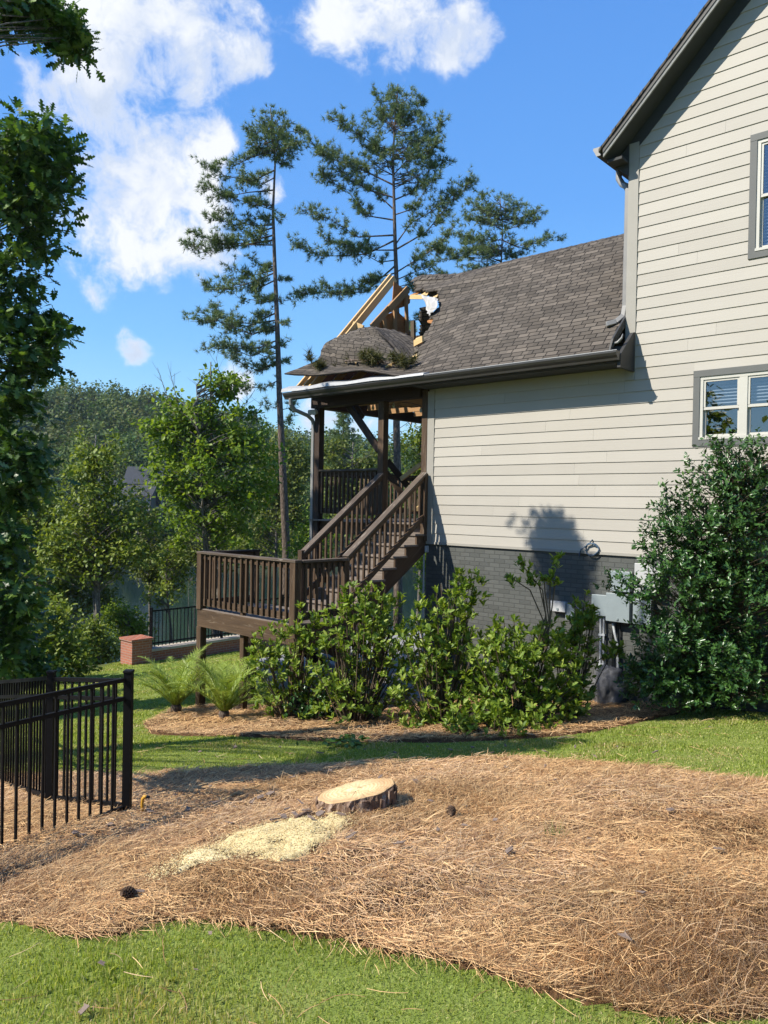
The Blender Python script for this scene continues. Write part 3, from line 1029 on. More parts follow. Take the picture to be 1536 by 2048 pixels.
def low_roof_trim():
    # ridge cap, drooping at the torn end
    r = MB(house=True)
    x = 3.70
    while x > -2.05:
        x1 = x - .21
        dz = float(roof_sag(x, RIDGE_T)); dz1 = float(roof_sag(x1 - .05, RIDGE_T))
        for sg in (1, -1):
            r.hexa([(x, RIDGE_T, 6.47 + dz + .02), (x1 - .06, RIDGE_T, 6.47 + dz1), (x1 - .06, RIDGE_T + sg * .15, 6.335 + dz1), (x, RIDGE_T + sg * .15, 6.335 + dz + .02),
                    (x, RIDGE_T, 6.485 + dz + .02), (x1 - .06, RIDGE_T, 6.485 + dz1), (x1 - .06, RIDGE_T + sg * .15, 6.35 + dz1), (x, RIDGE_T + sg * .15, 6.35 + dz + .02)], (1, 0, 0))
        x = x1
    r.build('ridge_cap', M['shingle'], house)
    # flashing where the roof meets the side wall
    fl = MB(house=True)
    fl.prism([(3.665, EAVE_T, 3.86), (3.665, RIDGE_T, 6.47), (3.665, RIDGE_T, 6.60), (3.665, EAVE_T - .1, 4.06)], (.03, 0, 0))
    fl.build('flashing', M['dark_trim'], house)
    k = MB(house=True)
    k.tube([(3.66, .40, 3.985), (3.75, .39, 4.0), (3.80, .37, 4.06), (3.81, .36, 4.12)], [.012, .022, .018, .006], 6)
    k.build('kickout_flashing', M['gutter_grey'], house, smooth=True)
    # fascia, gutter, soffit along the eave
    g = MB(house=True)
    gp = [(.50, 3.845), (.625, 3.845), (.625, 3.815), (.605, 3.78), (.575, 3.745), (.565, 3.715), (.50, 3.715)]
    g.prism([(-3.40, t_, z_) for t_, z_ in gp], (7.24, 0, 0), (1, 0, 0))
    g.build('gutter', M['gutter'], house)
    lip = MB(house=True)
    lip.box(.25, 3.85, .618, .629, 3.842, 3.851)  # pale colour paints the sunlit top edge of the dark gutter
    lip.build('sunlit_lip', M['drip'], house)
    f = MB(house=True)
    f.box(-3.25, 3.80, .47, .499, 3.70, 3.84)
    f.prism([(3.80, .499, 3.62), (3.80, .02, 3.62), (3.80, .02, 4.20), (3.80, .10, 4.18), (3.80, .499, 3.80)], (.05, 0, 0))
    f.build('fascia', M['dark_trim'], house)
    s = MB(house=True)
    s.box(-.05, 3.80, .02, .47, 3.69, 3.71)
    s.build('soffit', M['soffit'], house)
    d = MB(house=True)
    # bent pale drip edge left lying over the gutter on the porch side
    n = 26
    for i in range(n):
        a_ = -3.42 + 3.75 * i / n; c_ = -3.42 + 3.75 * (i + 1) / n
        def h(x): return .030 + .012 * math.sin(x * 5.1) + .02 * sstep(-.2, -2.0, x) - .03 * sstep(-.3, .35, x)
        d.hexa([(a_, .645, 3.83 + h(a_) * .4), (c_, .645, 3.83 + h(c_) * .4), (c_, .63, 3.862 + h(c_)), (a_, .63, 3.862 + h(a_)),
                (a_, .44, 3.885 + h(a_) * 1.6), (c_, .44, 3.885 + h(c_) * 1.6), (c_, .44, 3.90 + h(c_) * 1.6), (a_, .44, 3.90 + h(a_) * 1.6)], (1, 0, 0))
    d.build('drip_edge', M['drip'], house)


low_roof_trim()


def dense(rows, n=10, m=14):
    """rows of (s,t,z) control points -> smooth grid"""
    rows = [np.array(r) for r in rows]
    def resample(r, k):
        d = np.concatenate([[0], np.cumsum(np.linalg.norm(np.diff(r, axis=0), axis=1))])
        u = np.linspace(0, d[-1], k)
        return np.stack([np.interp(u, d, r[:, i]) for i in range(3)], -1)
    A = np.stack([resample(r, m) for r in rows])
    out = []
    tt = np.linspace(0, len(rows) - 1, n)
    for q in tt:
        i = min(int(q), len(rows) - 2); fr = q - i
        out.append(A[i] * (1 - fr) + A[i + 1] * fr)
    return np.array(out)


def shingle_sheet(name, G, parent, uvscale=(1, 1), uvoff=(0, 0), thick=.03, noise=.012):
    a, c = G.shape[:2]
    rr = np.random.default_rng(5)
    G = G + rr.uniform(-noise, noise, G.shape) * np.array([.4, .6, 1.])
    du = np.concatenate([np.zeros((a, 1)), np.cumsum(np.linalg.norm(np.diff(G, axis=1), axis=2), axis=1)], 1)
    dv = np.concatenate([np.zeros((1, c)), np.cumsum(np.linalg.norm(np.diff(G, axis=0), axis=2), axis=0)], 0)
    uv = np.stack([du * uvscale[0] + uvoff[0], dv * uvscale[1] + uvoff[1]], -1).reshape(-1, 2)
    v = G.reshape(-1, 3) * np.array([1, -1, 1])
    i, j = np.meshgrid(np.arange(a - 1), np.arange(c - 1), indexing='ij')
    k = (i * c + j).ravel()
    f = np.stack([k, k + 1, k + c + 1, k + c], -1)
    o = np_mesh(name, v, f, M['shingle'], parent, uv=uv)
    so = o.modifiers.new('thick', 'SOLIDIFY'); so.thickness = thick; so.offset = 0
    return o


def wreck():
    w = wall
    # lower flap that hangs over the gutter, its edge lifted off
    low = [w(569, 748, .58), w(622, 752, .62), w(671, 747, .66), w(725, 741, .68), w(765, 748, .66), w(795, 753.5, .63), w(858, 757, .58)]
    mid = [w(605, 735, .42), w(640, 738, .42), w(690, 741, .45), w(735, 737, .45), w(775, 742, .43), w(815, 745, .40), w(865, 747, .38)]
    up = [w(641, 719, .22), w(655, 727, .22), w(690, 733, .20), w(735, 731, .18), w(775, 732, .16), w(820, 732, .14), w(858, 722, .12)]
    shingle_sheet('torn_roof_flap', dense([low, mid, up], 9, 26), house, noise=.006)
    # the humped sheet: front face and the face folded down behind the crease
    base = [w(637, 724, .20), w(680, 736, .24), w(730, 737, .26), w(780, 735, .24), w(817, 733, .16)]
    m1 = [w(640, 712, .12), w(680, 709, .16), w(720, 708, .18), w(762, 712, .12), w(803, 716, .02)]
    m2 = [w(645, 697, .0), w(680, 688, .02), w(715, 681, .02), w(748, 685, -.05), w(786, 698, -.12)]
    top = [w(652, 685, -.12), w(680, 672, -.18), w(706, 663, -.22), w(728, 655.5, -.25), w(743, 653, -.28)]
    shingle_sheet('crumpled_roof_sheet', dense([base, m1, m2, top], 14, 20), house, noise=.024)
    c1 = [w(742, 653, -.28), w(775, 684, -.17), w(800, 711, -.02), w(816, 732, .14)]
    c2 = [w(760, 657, -.75), w(792, 680, -.62), w(815, 705, -.40), w(820, 731, .0)]
    c3 = [w(790, 662, -1.05), w(812, 676, -.95), w(828, 700, -.70), w(829, 724, -.25)]
    c4 = [w(812, 669, -1.2), w(826, 676, -1.1), w(836, 692, -.85), w(838, 712, -.45)]
    shingle_sheet('folded_roof_sheet', dense([c1, c2, c3, c4], 12, 12), house, noise=.024)
    # torn white underlay and splinters along the break
    p = MB(house=True)
    G = dense([[w(842, 590, -1.42), w(858, 592, -1.36), w(876, 597, -1.30)], [w(852, 612, -1.28), w(862, 614, -1.10), w(875, 616, -1.02)], [w(854, 627, -1.05), w(858, 630, -.98), w(866, 624, -.96)]], 7, 7)
    G = G + np.random.default_rng(2).uniform(-.02, .02, G.shape)
    p.grid(G)
    p.build('torn_underlay', M['paper'], house)
    l = MB(house=True)
    l.beam(w(822, 594, -1.75), w(848, 594, -1.45), .06, .09)
    l.build('torn_roof_board', M['lumber'], house)
    l = MB(house=True)
    l.beam(w(829, 687, -.55), w(846, 678, -.45), .04, .12)
    l.build('torn_roof_board', M['lumber'], house)
    l = MB(house=True)
    l.beam(w(826, 642, -1.3), w(827, 690, -1.3), .06, .09)
    l.build('snapped_stud', M['twig'], house)
    # splintered decking, torn black felt and splinters along the break
    rr = np.random.default_rng(12)
    edge = [(-1.95, -1.80), (-1.60, -1.72), (-1.25, -1.60), (-.92, -1.36), (-.86, -1.0), (-.78, -.75), (-.70, -.5), (-.62, -.3), (-.5, -.1)]
    for (s_, t_) in edge:
        l = MB(house=True)
        z_ = EAVE_Z + EAVE_T - t_ + float(roof_sag(s_, t_)) - .035
        L_ = rr.uniform(.10, .32)
        dr_ = np.array([-1., rr.uniform(-.4, .4), rr.uniform(-.35, .1)])
        p_ = np.array([s_ + .12, t_, z_])
        w_ = rr.uniform(.04, .10)
        q_ = p_ + dr_ * L_
        l.prism([p_ + (0, -w_, w_), p_ + (0, w_, -w_), q_ + (rr.uniform(-.05, .05), w_ * .5, -w_ * .5), q_ + (-.06, 0, 0), q_ + (.04, -w_ * .6, w_ * .6)], (0, -.012, -.012))
        l.build('splintered_decking', M['osb' if rr.random() < .5 else 'lumber'], house)
    for (s_, t_) in ((-.72, -.62), (-.55, -.15)):
        G = dense([[(s_ + .1, t_ - .1, EAVE_Z + EAVE_T - t_ + .10), (s_ + .1, t_ + .1, EAVE_Z + EAVE_T - t_ - .10)], [(s_ - .08, t_ - .08, EAVE_Z + EAVE_T - t_ + .06), (s_ - .10, t_ + .10, EAVE_Z + EAVE_T - t_ - .18)], [(s_ - .16, t_ - .02, EAVE_Z + EAVE_T - t_ - .10), (s_ - .13, t_ + .06, EAVE_Z + EAVE_T - t_ - .27)]], 6, 5)
        G = G + rr.uniform(-.015, .015, G.shape)
        G[..., 2] += roof_sag(G[..., 0], G[..., 1])
        l = MB(house=True); l.grid(G)
        o_ = l.build('torn_felt', M['felt'], house); o_.modifiers.new('thick', 'SOLIDIFY').thickness = .006
    for k in range(9):
        a_ = w(rr.uniform(690, 822), rr.uniform(722, 736), .26)
        l = MB(house=True)
        l.beam(a_, a_ + rr.uniform(-.22, .22, 3) * np.array([1, .6, .5]), rr.uniform(.01, .03), rr.uniform(.01, .025))
        l.build('splinter', M['lumber' if k % 2 else 'lumber_brown'], house)
    # rafters still standing at the porch's outer end
    SR = -3.18
    def ps(px, py, s): return plane_s(px, py, s)
    for k, (s_, a_, c_) in enumerate(((-3.26, (588, 789), (783, 553)), (-3.02, (602, 787), (789, 557)))):
        l = MB(house=True)
        l.beam(ps(*a_, s_), ps(*c_, s_), .045, .15, up=(0, 1, 1))
        l.build('rafter', M['lumber'], house)
    for (s_, a_, c_, m_) in ((-2.75, (617, 782), (672, 722), 'lumber'), (-2.3, (660, 776), (700, 730), 'lumber_brown'), (-1.8, (700, 768), (735, 735), 'lumber_brown'), (-1.2, (745, 760), (775, 738), 'lumber_brown')):
        l = MB(house=True)
        l.beam(ps(*a_, s_), ps(*c_, s_), .045, .14, up=(0, 1, 1))
        l.build('rafter', M[m_], house)
    l = MB(house=True)
    l.beam(ps(706, 648, -3.10), ps(726, 656, -2.85), .05, .12)
    l.build('blocking', M['lumber'], house)
    ge = MB(house=True)
    ge.prism([ps(x_, y_, -3.34) for x_, y_ in ((592, 790), (618, 758), (640, 734), (664, 716), (700, 702), (745, 692), (790, 690), (830, 700), (838, 716), (850, 764), (850, 790))], (-.015, 0, 0))
    ge.build('gable_sheathing', M['osb_dark'], house)
    # gable truss with its sheathing
    SG = -2.55
    q = lambda x, y, ds=0.: ps(x, y, SG) + np.array([ds, 0, 0])
    sh = MB(house=True)
    sh.prism([q(751, 655), q(752, 645), q(764, 634), q(790, 622), q(790, 618), q(806, 633), q(806, 633), q(813, 640), q(813, 670), q(790, 666)], (-.015, 0, 0))
    sh.prism([q(786, 590), q(788, 563), q(803, 574), q(821, 594), q(820, 606), q(813, 612), q(790, 619), q(783, 622)], (-.015, 0, 0))
    sh.build('gable_sheathing', M['osb'], house)
    tr = MB(house=True)
    d = .05
    tr.beam(q(740, 655, d), q(784, 607, d), .045, .14, up=(0, 1, 1)); tr.beam(q(772, 620, d + .05), q(809, 580, d + .05), .045, .15, up=(0, 1, 1))
    tr.build('rafter', M['lumber_brown'], house)
    for a_, c_ in (((787, 613), (788, 668)), ((809, 590), (812, 669)), ((766, 637), (767, 660)), ((752, 655), (752, 645))):
        l = MB(house=True)
        l.beam(q(*a_, .04), q(*c_, .04), .045, .085, up=(0, 1, 0))
        l.build('stud', M['lumber_brown'], house)
    l = MB(house=True)
    l.prism([q(791, 621, -.1), q(795, 619, -.1), q(798, 630, -.1), q(793, 632, -.1)], (-.01, 0, 0))
    l.build('loose_underlay', M['paper'], house)


wreck()

# ---- things fixed to the brick wall
def wall_box(name, label, cat, p0, p1, depth, mat, lid=True, t0=.0, extra=None):
    a_ = wall(*p0, t0 + depth); c_ = wall(*p1, t0 + depth)
    s0, s1 = sorted((a_[0], c_[0])); z0, z1 = sorted((a_[2], c_[2]))
    org = W((s0 + s1) / 2, t0, z0)
    th = thing(name, label, cat, org, THETA)
    off = ((s0 + s1) / 2, t0, z0)
    b = MB(off, house=True)
    b.box(s0, s1, t0 + .001, t0 + depth * .85, z0, z1)
    b.build('enclosure', M[mat], th, bevel=.006)
    if lid:
        b = MB(off, house=True)
        b.box(s0 - .008, s1 + .008, t0 + depth * .855, t0 + depth, z0 - .008, z1 + .006)
        b.build('cover', M[mat], th, bevel=.006)
        b = MB(off, house=True)
        b.box((s0 + s1) / 2 - .015, (s0 + s1) / 2 + .015, t0 + depth + .0005, t0 + depth + .015, z0 + .02, z0 + .05)
        b.build('latch', M['box_grey'], th)
    return th, (s0, s1, z0, z1)


wall_box('cable_box', 'small white cable box low on the dark brick wall', 'utility box', (1101, 1202), (1129, 1224), .10, 'white_paint')
wall_box('junction_box', 'small grey box between the white cable box and the tall panels', 'utility box', (1132, 1209), (1161, 1242), .07, 'box_grey')
wall_box('disconnect_box', 'narrow grey box left of the tall grey panel', 'utility box', (1184, 1189), (1212, 1232), .12, 'box_grey')
wall_box('breaker_panel', 'large grey electrical panel half behind the glossy bush', 'utility box', (1213, 1186), (1257, 1246), .16, 'box_grey')
wall_box('meter_box', 'grey green metal box above the grey panels', 'utility box', (1222, 1142), (1258, 1184), .12, 'box_grey')
wall_box('control_box', 'tall white box beside the glossy bush', 'utility box', (1270, 1127), (1318, 1190), .15, 'white_paint')
wall_box('breaker_panel', 'pale grey panel low behind the glossy bush', 'utility box', (1267, 1198), (1300, 1251), .14, 'box_grey')
th, q = wall_box('outlet_box', 'small grey outlet box at the left end of the brick wall', 'outlet', (841, 1091), (853, 1105), .07, 'conduit', lid=False)
b = MB(house=True); s_ = wall(848, 1105, .04)
b.tube([(s_[0], .04, s_[2] + .01), (s_[0] + .01, .04, -1.6)], .016, 8)
o = b.build('conduit_pipe', M['conduit']); o.location = tuple(CO); o.rotation_euler = (0, 0, THETA)
tag(o, 'grey conduit running down the left end of the brick wall', 'pipe')
for (x0, y0, x1, y1, lab, mt, r) in ((1201.5, 1232, 1201, 1338, 'pale conduit below the narrow grey box, left of the pair', 'conduit', .016), (1208, 1232, 1207.5, 1338, 'pale conduit below the narrow grey box, right of the pair', 'conduit', .016)):
    b = MB(house=True); a_ = wall(x0, y0, .05); c_ = wall(x1, y1, .05)
    b.tube([a_, (c_[0] + .0, .05, -1.45)], r, 8)
    for zc in (a_[2] - .3, a_[2] - .75):
        b.box(a_[0] - .025, a_[0] + .025, .002, .07, zc, zc + .03)
    o = b.build('conduit_pipe', M[mt]); o.location = tuple(CO); o.rotation_euler = (0, 0, THETA)
    tag(o, lab, 'pipe', 'conduits below the grey boxes')
b = MB(house=True)
b.tube([wall(1226, 1246, .06), wall(1229, 1265, .08), wall(1235, 1290, .07), wall(1236, 1330, .06), (wall(1237, 1352, .06)[0], .06, -1.4)], .02, 8)
o = b.build('flexible_conduit', M['conduit']); o.location = tuple(CO); o.rotation_euler = (0, 0, THETA)
tag(o, 'bent flexible conduit below the large grey panel', 'pipe')
b = MB(house=True)
for k in range(3):
    x = wall(1226 + k * 7, 1246, .03)
    b.tube([x, (x[0] + .01 * k, .03, -1.4)], .012, 6)
o = b.build('ground_wire', M['black_rubber']); o.location = tuple(CO); o.rotation_euler = (0, 0, THETA)
tag(o, 'dark wires running down the brick under the grey panel', 'wires')
# dark upright gadget of unknown use by the boxes
b = MB(house=True)
b.tube([wall(1148, 1210, .07), wall(1155, 1222, .08), wall(1160, 1240, .08)], [.02, .035, .02], 7)
b.tube([wall(1150, 1212, .06), wall(1149, 1255, .06)], .012, 6)
o = b.build('black_gadget', M['black_rubber'], smooth=True); o.location = tuple(CO); o.rotation_euler = (0, 0, THETA)
tag(o, 'black upright gadget beside the small grey box', 'cable')
# coil of blue cable
b = MB(house=True)
pts = [wall(1185, 1079, .03), wall(1180, 1086, .05)]
c_ = wall(1183, 1099, .06)
for k in range(34):
    an = math.radians(100 + k * 360 / 15)
    pts.append(np.array([c_[0] + (.105 + .01 * math.sin(k * 1.3)) * math.cos(an), .05 + .012 * math.sin(k * .9), c_[2] + (.095 + .012 * math.cos(k)) * math.sin(an)]))
pts += [wall(1172, 1092, .07), wall(1162, 1099, .06), wall(1159, 1108, .05), wall(1158, 1117, .05)]
b.tube(pts, .0095, 6)
o = b.build('cable_coil', M['blue_cable'], smooth=True); o.location = tuple(CO); o.rotation_euler = (0, 0, THETA)
tag(o, 'loop of dark blue cable hanging where siding meets brick', 'cable')

# ================================================================== PORCH
DECK_Z, LAND_Z = 1.27, -.25


def railing(name, parent, p, q, z_cap, z_low, mat_cap, off, mid_post=False, n=None, low_h=.12, zc2=None, cap_w=.14):
    """p, q: (s,t) ends; z_cap top of the cap at p; zc2 at q when the rail slopes. Balusters are children of the rail."""
    zc2 = z_cap if zc2 is None else zc2
    dz = zc2 - z_cap
    p = np.array(p, float); q = np.array(q, float)
    A = np.array([p[0], p[1], z_cap]); B = np.array([q[0], q[1], zc2])
    up = (0, 0, 1)
    b = MB(off, house=True)
    zv = np.array([0, 0, 1.])
    b.beam(A - zv * .09, B - zv * .09, .04, .09)
    rl = b.build(name, M['wood'], parent)
    b = MB(off, house=True)
    b.beam(A + zv * (z_low - z_cap), B + zv * (z_low - z_cap), .04, low_h)
    b.build('bottom_rail', M['wood'], rl)
    b = MB(off, house=True)
    b.beam(A - zv * .02, B - zv * .02, cap_w, .038)
    b.build('rail_cap', M[mat_cap], rl, bevel=.004)
    L = np.linalg.norm(q - p)
    n = n or max(2, int(L / .125))
    bm = MB(house=True)
    h0 = z_low - low_h / 2 + .02
    h1 = z_cap - .06
    bm.box(-.018, .018, -.018, .018, 0, h1 - h0)
    me = bm.mesh('baluster'); me.materials.append(M['wood'])
    d = (q - p) / L
    side = np.array([-d[1], d[0]]) * .036
    for i in range(n):
        fr = (i + .6) / (n + .2)
        c = p + (q - p) * fr + side
        o = link_mesh('baluster', me, None, rl)
        lo = np.array([c[0], c[1], h0 + dz * fr]) - np.asarray(off)
        o.location = (lo[0], -lo[1], lo[2] + random.uniform(-.004, .004))
        o.rotation_euler = (random.uniform(-.008, .008), random.uniform(-.008, .008), random.uniform(-.05, .05))
    return rl


def post(name, parent, s, t, z0, z1, w, off, mat='wood_dark'):
    b = MB(off, house=True)
    b.box(s - w / 2, s + w / 2, t - w / 2, t + w / 2, z0, z1)
    return b.build(name, M[mat], parent, bevel=.006)


def porch():
    off = (-1.6, -2., DECK_Z)
    th = thing('porch', 'dark stained covered porch with posts and railing under the torn roof', 'porch', W(*off), THETA)
    PT = -.0
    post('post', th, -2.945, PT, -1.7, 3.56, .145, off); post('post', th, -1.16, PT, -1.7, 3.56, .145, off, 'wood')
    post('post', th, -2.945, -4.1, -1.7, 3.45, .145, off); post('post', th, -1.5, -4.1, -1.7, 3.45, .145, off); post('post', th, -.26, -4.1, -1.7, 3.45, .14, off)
    b = MB(off, house=True)
    b.box(-3.12, -.18, -.09, .09, 3.56, 3.80)
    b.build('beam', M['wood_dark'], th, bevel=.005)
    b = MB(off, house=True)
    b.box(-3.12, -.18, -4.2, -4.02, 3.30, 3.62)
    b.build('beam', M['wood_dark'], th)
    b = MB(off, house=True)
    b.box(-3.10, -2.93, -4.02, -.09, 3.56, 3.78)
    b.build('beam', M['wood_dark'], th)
    # deck: rim and boards
    b = MB(off, house=True)
    b.box(-3.05, -.19, -.055, -.005, .99, DECK_Z - .03); b.box(-3.05, -.19, -4.2, -4.15, .99, DECK_Z - .03); b.box(-3.05, -3.0, -4.15, -.055, .99, DECK_Z - .03)
    b.build('rim_joist', M['wood'], th)
    b = MB(off, house=True)
    y = -4.2
    while y < .02:
        b.box(-3.08, -.19, y, y + .134, DECK_Z - .03, DECK_Z); y += .14
    b.build('deck_boards', M['tread'], th)
    railing('railing', th, (-2.87, .0), (-1.235, .0), 2.29, 1.45, 'rail_cap', off)
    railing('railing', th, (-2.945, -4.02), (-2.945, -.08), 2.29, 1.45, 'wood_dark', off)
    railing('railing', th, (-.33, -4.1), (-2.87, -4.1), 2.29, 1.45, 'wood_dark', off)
    # ceiling boards that are still up by the house
    b = MB(off, house=True)
    for y in np.arange(-4.0, -.1, .145):
        if y > -2.6 or random.random() < .5:
            b.box(-1.5 + random.uniform(-.2, .3), -.19, y, y + .135, 3.60, 3.62)
    b.build('ceiling', M['lumber_brown'], th)
    for y in (-.6, -1.3, -2.0, -2.7):
        b = MB(off, house=True)
        b.box(-2.9 + random.uniform(0, .4), -.19, y, y + .05, 3.63, 3.76)
        b.build('joist', M['lumber_brown'], th)
    # downspout on the outer post
    b = MB(off, house=True)
    b.tube([(-3.22, .56, 3.72), (-3.22, .55, 3.60), (-3.20, .46, 3.50), (-3.09, .20, 3.40), (-3.06, .10, 3.32), (-3.06, .06, 3.24)], .042, 8)
    b.beam((-3.062, .06, 3.26), (-3.062, .06, -1.8), .075, .062, up=(0, 1, 0))
    b.build('downspout', M['gutter_grey'], th, bevel=.008)
    # twin floodlight
    b = MB(off, house=True)
    b.box(-2.985, -2.905, .074, .11, 3.36, 3.50)
    fl = b.build('floodlight', M['wood'], th)
    for dx in (-.05, .04):
        b = MB(off, house=True)
        b.tube([(-2.945 + dx * .4, .10, 3.45), (-2.945 + dx, .16, 3.47), (-2.945 + dx * 1.4, .23, 3.45)], [.03, .055, .06], 10)
        b.build('lamp_head', M['white_paint'], fl)
    return th


porch()


def bar_thing(name, label, cat, p, q, w, h, mat, group=None, up=(0, 0, 1)):
    p = np.array(p); q = np.array(q)
    off = p
    b = MB(off, house=True)
    b.beam(p, q, w, h, up=up)
    o = b.build(name, M[mat], bevel=.003)
    o.location = tuple(W(*p)); o.rotation_euler = (0, 0, THETA)
    return tag(o, label, cat, group)


bar_thing('broken_beam', 'long dark brace fallen diagonally from the beam to the middle porch post', 'beam', wall(694, 806, -.16), wall(758, 900, .02), .05, .15, 'wood_dark')
bar_thing('broken_beam', 'short dark board hanging beside the long fallen brace', 'beam', wall(709, 808, -.25), wall(727, 834, -.2), .045, .10, 'wood')
bar_thing('broken_beam', 'upper dark timber fallen across the porch behind the middle post', 'beam', wall(774, 921, -1.2), wall(815, 972, -1.5), .05, .13, 'wood_dark')
bar_thing('broken_beam', 'lower dark timber fallen across the porch behind the stair rails', 'beam', wall(772, 945, -1.0), wall(806, 990, -1.2), .05, .12, 'wood')
bar_thing('broken_lumber', 'yellow stick of lumber leaning above the right stair rail', 'lumber', wall(802, 958, -1.3), wall(843, 928, -1.3), .05, .09, 'lumber')
bar_thing('broken_lumber', 'yellow lumber lying low behind the right balusters', 'lumber', wall(805, 1034, -.5), wall(850, 992, -.6), .05, .10, 'lumber')
bar_thing('broken_lumber', 'short pale scrap of lumber on the porch floor by the wall', 'lumber', wall(832, 1020, -.4), wall(846, 1008, -.5), .09, .07, 'lumber')


def string_lights():
    off = (-.8, -.5, 3.3)
    th = thing('string_lights', 'string of clear bulbs hung along the porch ceiling', 'string lights', W(*off), THETA)
    pts = [wall(690, 812, -.35), wall(746, 806, -.35), wall(787, 803, -.4), wall(822, 806, -.45), wall(842, 812, -.4), wall(846, 822, -.2)]
    b = MB(off, house=True); b.tube(pts, .006, 5); b.build('wire', M['black_rubber'], th)
    far = [wall(847, 815, -3.2), wall(826, 838, -3.6), wall(800, 856, -3.9), wall(772, 872, -4.0)]
    b = MB(off, house=True); b.tube(far, .007, 5); b.build('wire', M['black_rubber'], th)
    for p in (wall(746, 815, -.35), wall(787, 811, -.4), wall(842, 820, -.4), wall(822, 846, -3.65)):
        b = MB(off, house=True)
        p = np.array(p)
        b.tube([p + (0, 0, .055), p + (0, 0, .03), p, p - (0, 0, .035), p - (0, 0, .05)], [.015, .016, .03, .026, .008], 8)
        b.build('bulb', M['bulb'], th, smooth=True)


string_lights()


def stairs():
    off = (-1.2, 2.5, -1.9)
    th = thing('staircase', 'weathered brown wooden staircase with a railed landing', 'stairs', W(*off), THETA)
    SL, SR = -1.115, -.055
    n, run, rise = 8, .286, (DECK_Z - LAND_Z) / 8
    for s in (SL - .02, SR + .02):
        poly = [(s, .0, DECK_Z - .03)]
        for k in range(1, n):
            zt = DECK_Z - k * rise - .035
            poly += [(s, .005 + (k - 1) * run, zt), (s, .005 + k * run, zt)]
        poly += [(s, (n - 1) * run, LAND_Z - .2), (s, (n - 1) * run - .12, LAND_Z - .2), (s, .0, DECK_Z - .50)]
        b = MB(off, house=True)
        b.prism(poly, (.04 if s < -.5 else -.04, 0, 0), (0, 1, -.7))
        b.build('stringer', M['wood'], th)
    b = MB(off, house=True)
    s = (SL + SR) / 2
    for k in range(1, n):
        zt = DECK_Z - k * rise
        b = MB(off, house=True)
        b.box(SL + .0, SR + .045, (k - 1) * run - .01, k * run + .025, zt - .035, zt)
        b.build('tread', M['tread'], th, bevel=.004)
    for k in range(0, n):
        zt = DECK_Z - k * rise
        b = MB(off, house=True)
        b.box(SL + .025, SR - .025, k * run - .022, k * run - .004, zt - rise + .002, zt - .037)
        b.build('riser', M['tread'], th)
    # sloped rails
    zt, zb = 2.20, .76
    for s in (SL, SR):
        railing('stair_railing', th, (s, .08), (s, 2.06), zt, zt - .80, 'rail_cap', off, n=15, low_h=.09, zc2=zb, cap_w=.135)
    post('newel_post', th, SR, .07, .95, 2.17, .09, off, 'wood')
    post('newel_post', th, SL, 2.06, -1.9, .79, .10, off, 'wood'); post('newel_post', th, SR, 2.06, -1.9, .70, .10, off, 'wood')
    # landing
    L0, L1, T0, T1 = -2.53, .03, 1.92, 3.2
    b = MB(off, house=True)
    y = T0
    while y < T1 - .14:
        b.box(L0 + .05, L1 - .05, y, y + .134, LAND_Z - .03, LAND_Z); y += .14
    b.build('landing_boards', M['tread'], th)
    for (a_, c_, e, g) in ((L0 + .005, L1 - .005, T1 - .05, T1 - .008), (L0 + .005, L1 - .005, T0, T0 + .04)):
        b = MB(off, house=True); b.box(a_, c_, e, g, -.56, -.262); b.build('landing_beam', M['wood'], th, bevel=.004)
    for (a_, c_) in ((L0 + .006, L0 + .046), (L1 - .046, L1 - .006)):
        b = MB(off, house=True); b.box(a_, c_, T0 + .041, T1 - .051, -.56, -.262); b.build('landing_beam', M['wood'], th, bevel=.004)
    pw = .125
    for (s_, t_, z1) in ((L0 + pw / 2, T1 - pw / 2, -.562), (L1 - pw / 2, T1 - pw / 2, -.562), (L0 + pw / 2, T0 + .11, -.562), (L1 - pw / 2 - .1, T0 + .12, -.562), (-1.35, T1 - .12, -.562)):
        post('post', th, s_, t_, -2.6, z1, pw if s_ != -1.35 else .1, off, 'wood')
    for (s_, t_) in ((L0 + pw / 2, T1 - pw / 2 + .012), (L1 - pw / 2 + .0, T1 - pw / 2 + .012)):
        post('corner_post', th, s_, t_, -.261, .70, pw, off, 'wood')
    post('corner_post', th, L0 + pw / 2, T0 + .06, -.261, .70, .1, off, 'wood')
    post('corner_post', th, -1.33, T1 - .08, -.249, .60, .075, off, 'wood')
    railing('landing_railing', th, (L0 + .0, T1 - .05), (L1 + .01, T1 - .05), .735, -.135, 'rail_cap', off, n=18)
    railing('landing_railing', th, (L1 - .045, T1 - .13), (L1 - .045, 2.08), .728, -.135, 'rail_cap', off, n=8)
    railing('landing_railing', th, (L0 + .045, T0), (L0 + .045, T1 - .13), .728, -.165, 'wood_dark', off, n=9)
    # lower flight back under the porch
    n2, rise2 = 7, .193
    for s in (-2.42, -1.30):
        b = MB(off, house=True)
        poly = [(s, T0, LAND_Z - .04)]
        for k in range(1, n2):
            z = LAND_Z - k * rise2 - .035
            poly += [(s, T0 - (k - 1) * .28, z), (s, T0 - k * .28, z)]
        poly += [(s, T0 - n2 * .28 + .28, -1.62), (s, T0 - n2 * .28 + .5, -1.62), (s, T0, LAND_Z - .42)]
        b.prism(poly, (.04, 0, 0), (0, 1, .7))
        b.build('stringer', M['wood'], th)
    for k in range(1, n2):
        z = LAND_Z - k * rise2
        b = MB(off, house=True); b.box(-2.43, -1.25, T0 - k * .28 - .02, T0 - (k - 1) * .28 + .01, z - .035, z)
        b.build('tread', M['tread'], th)
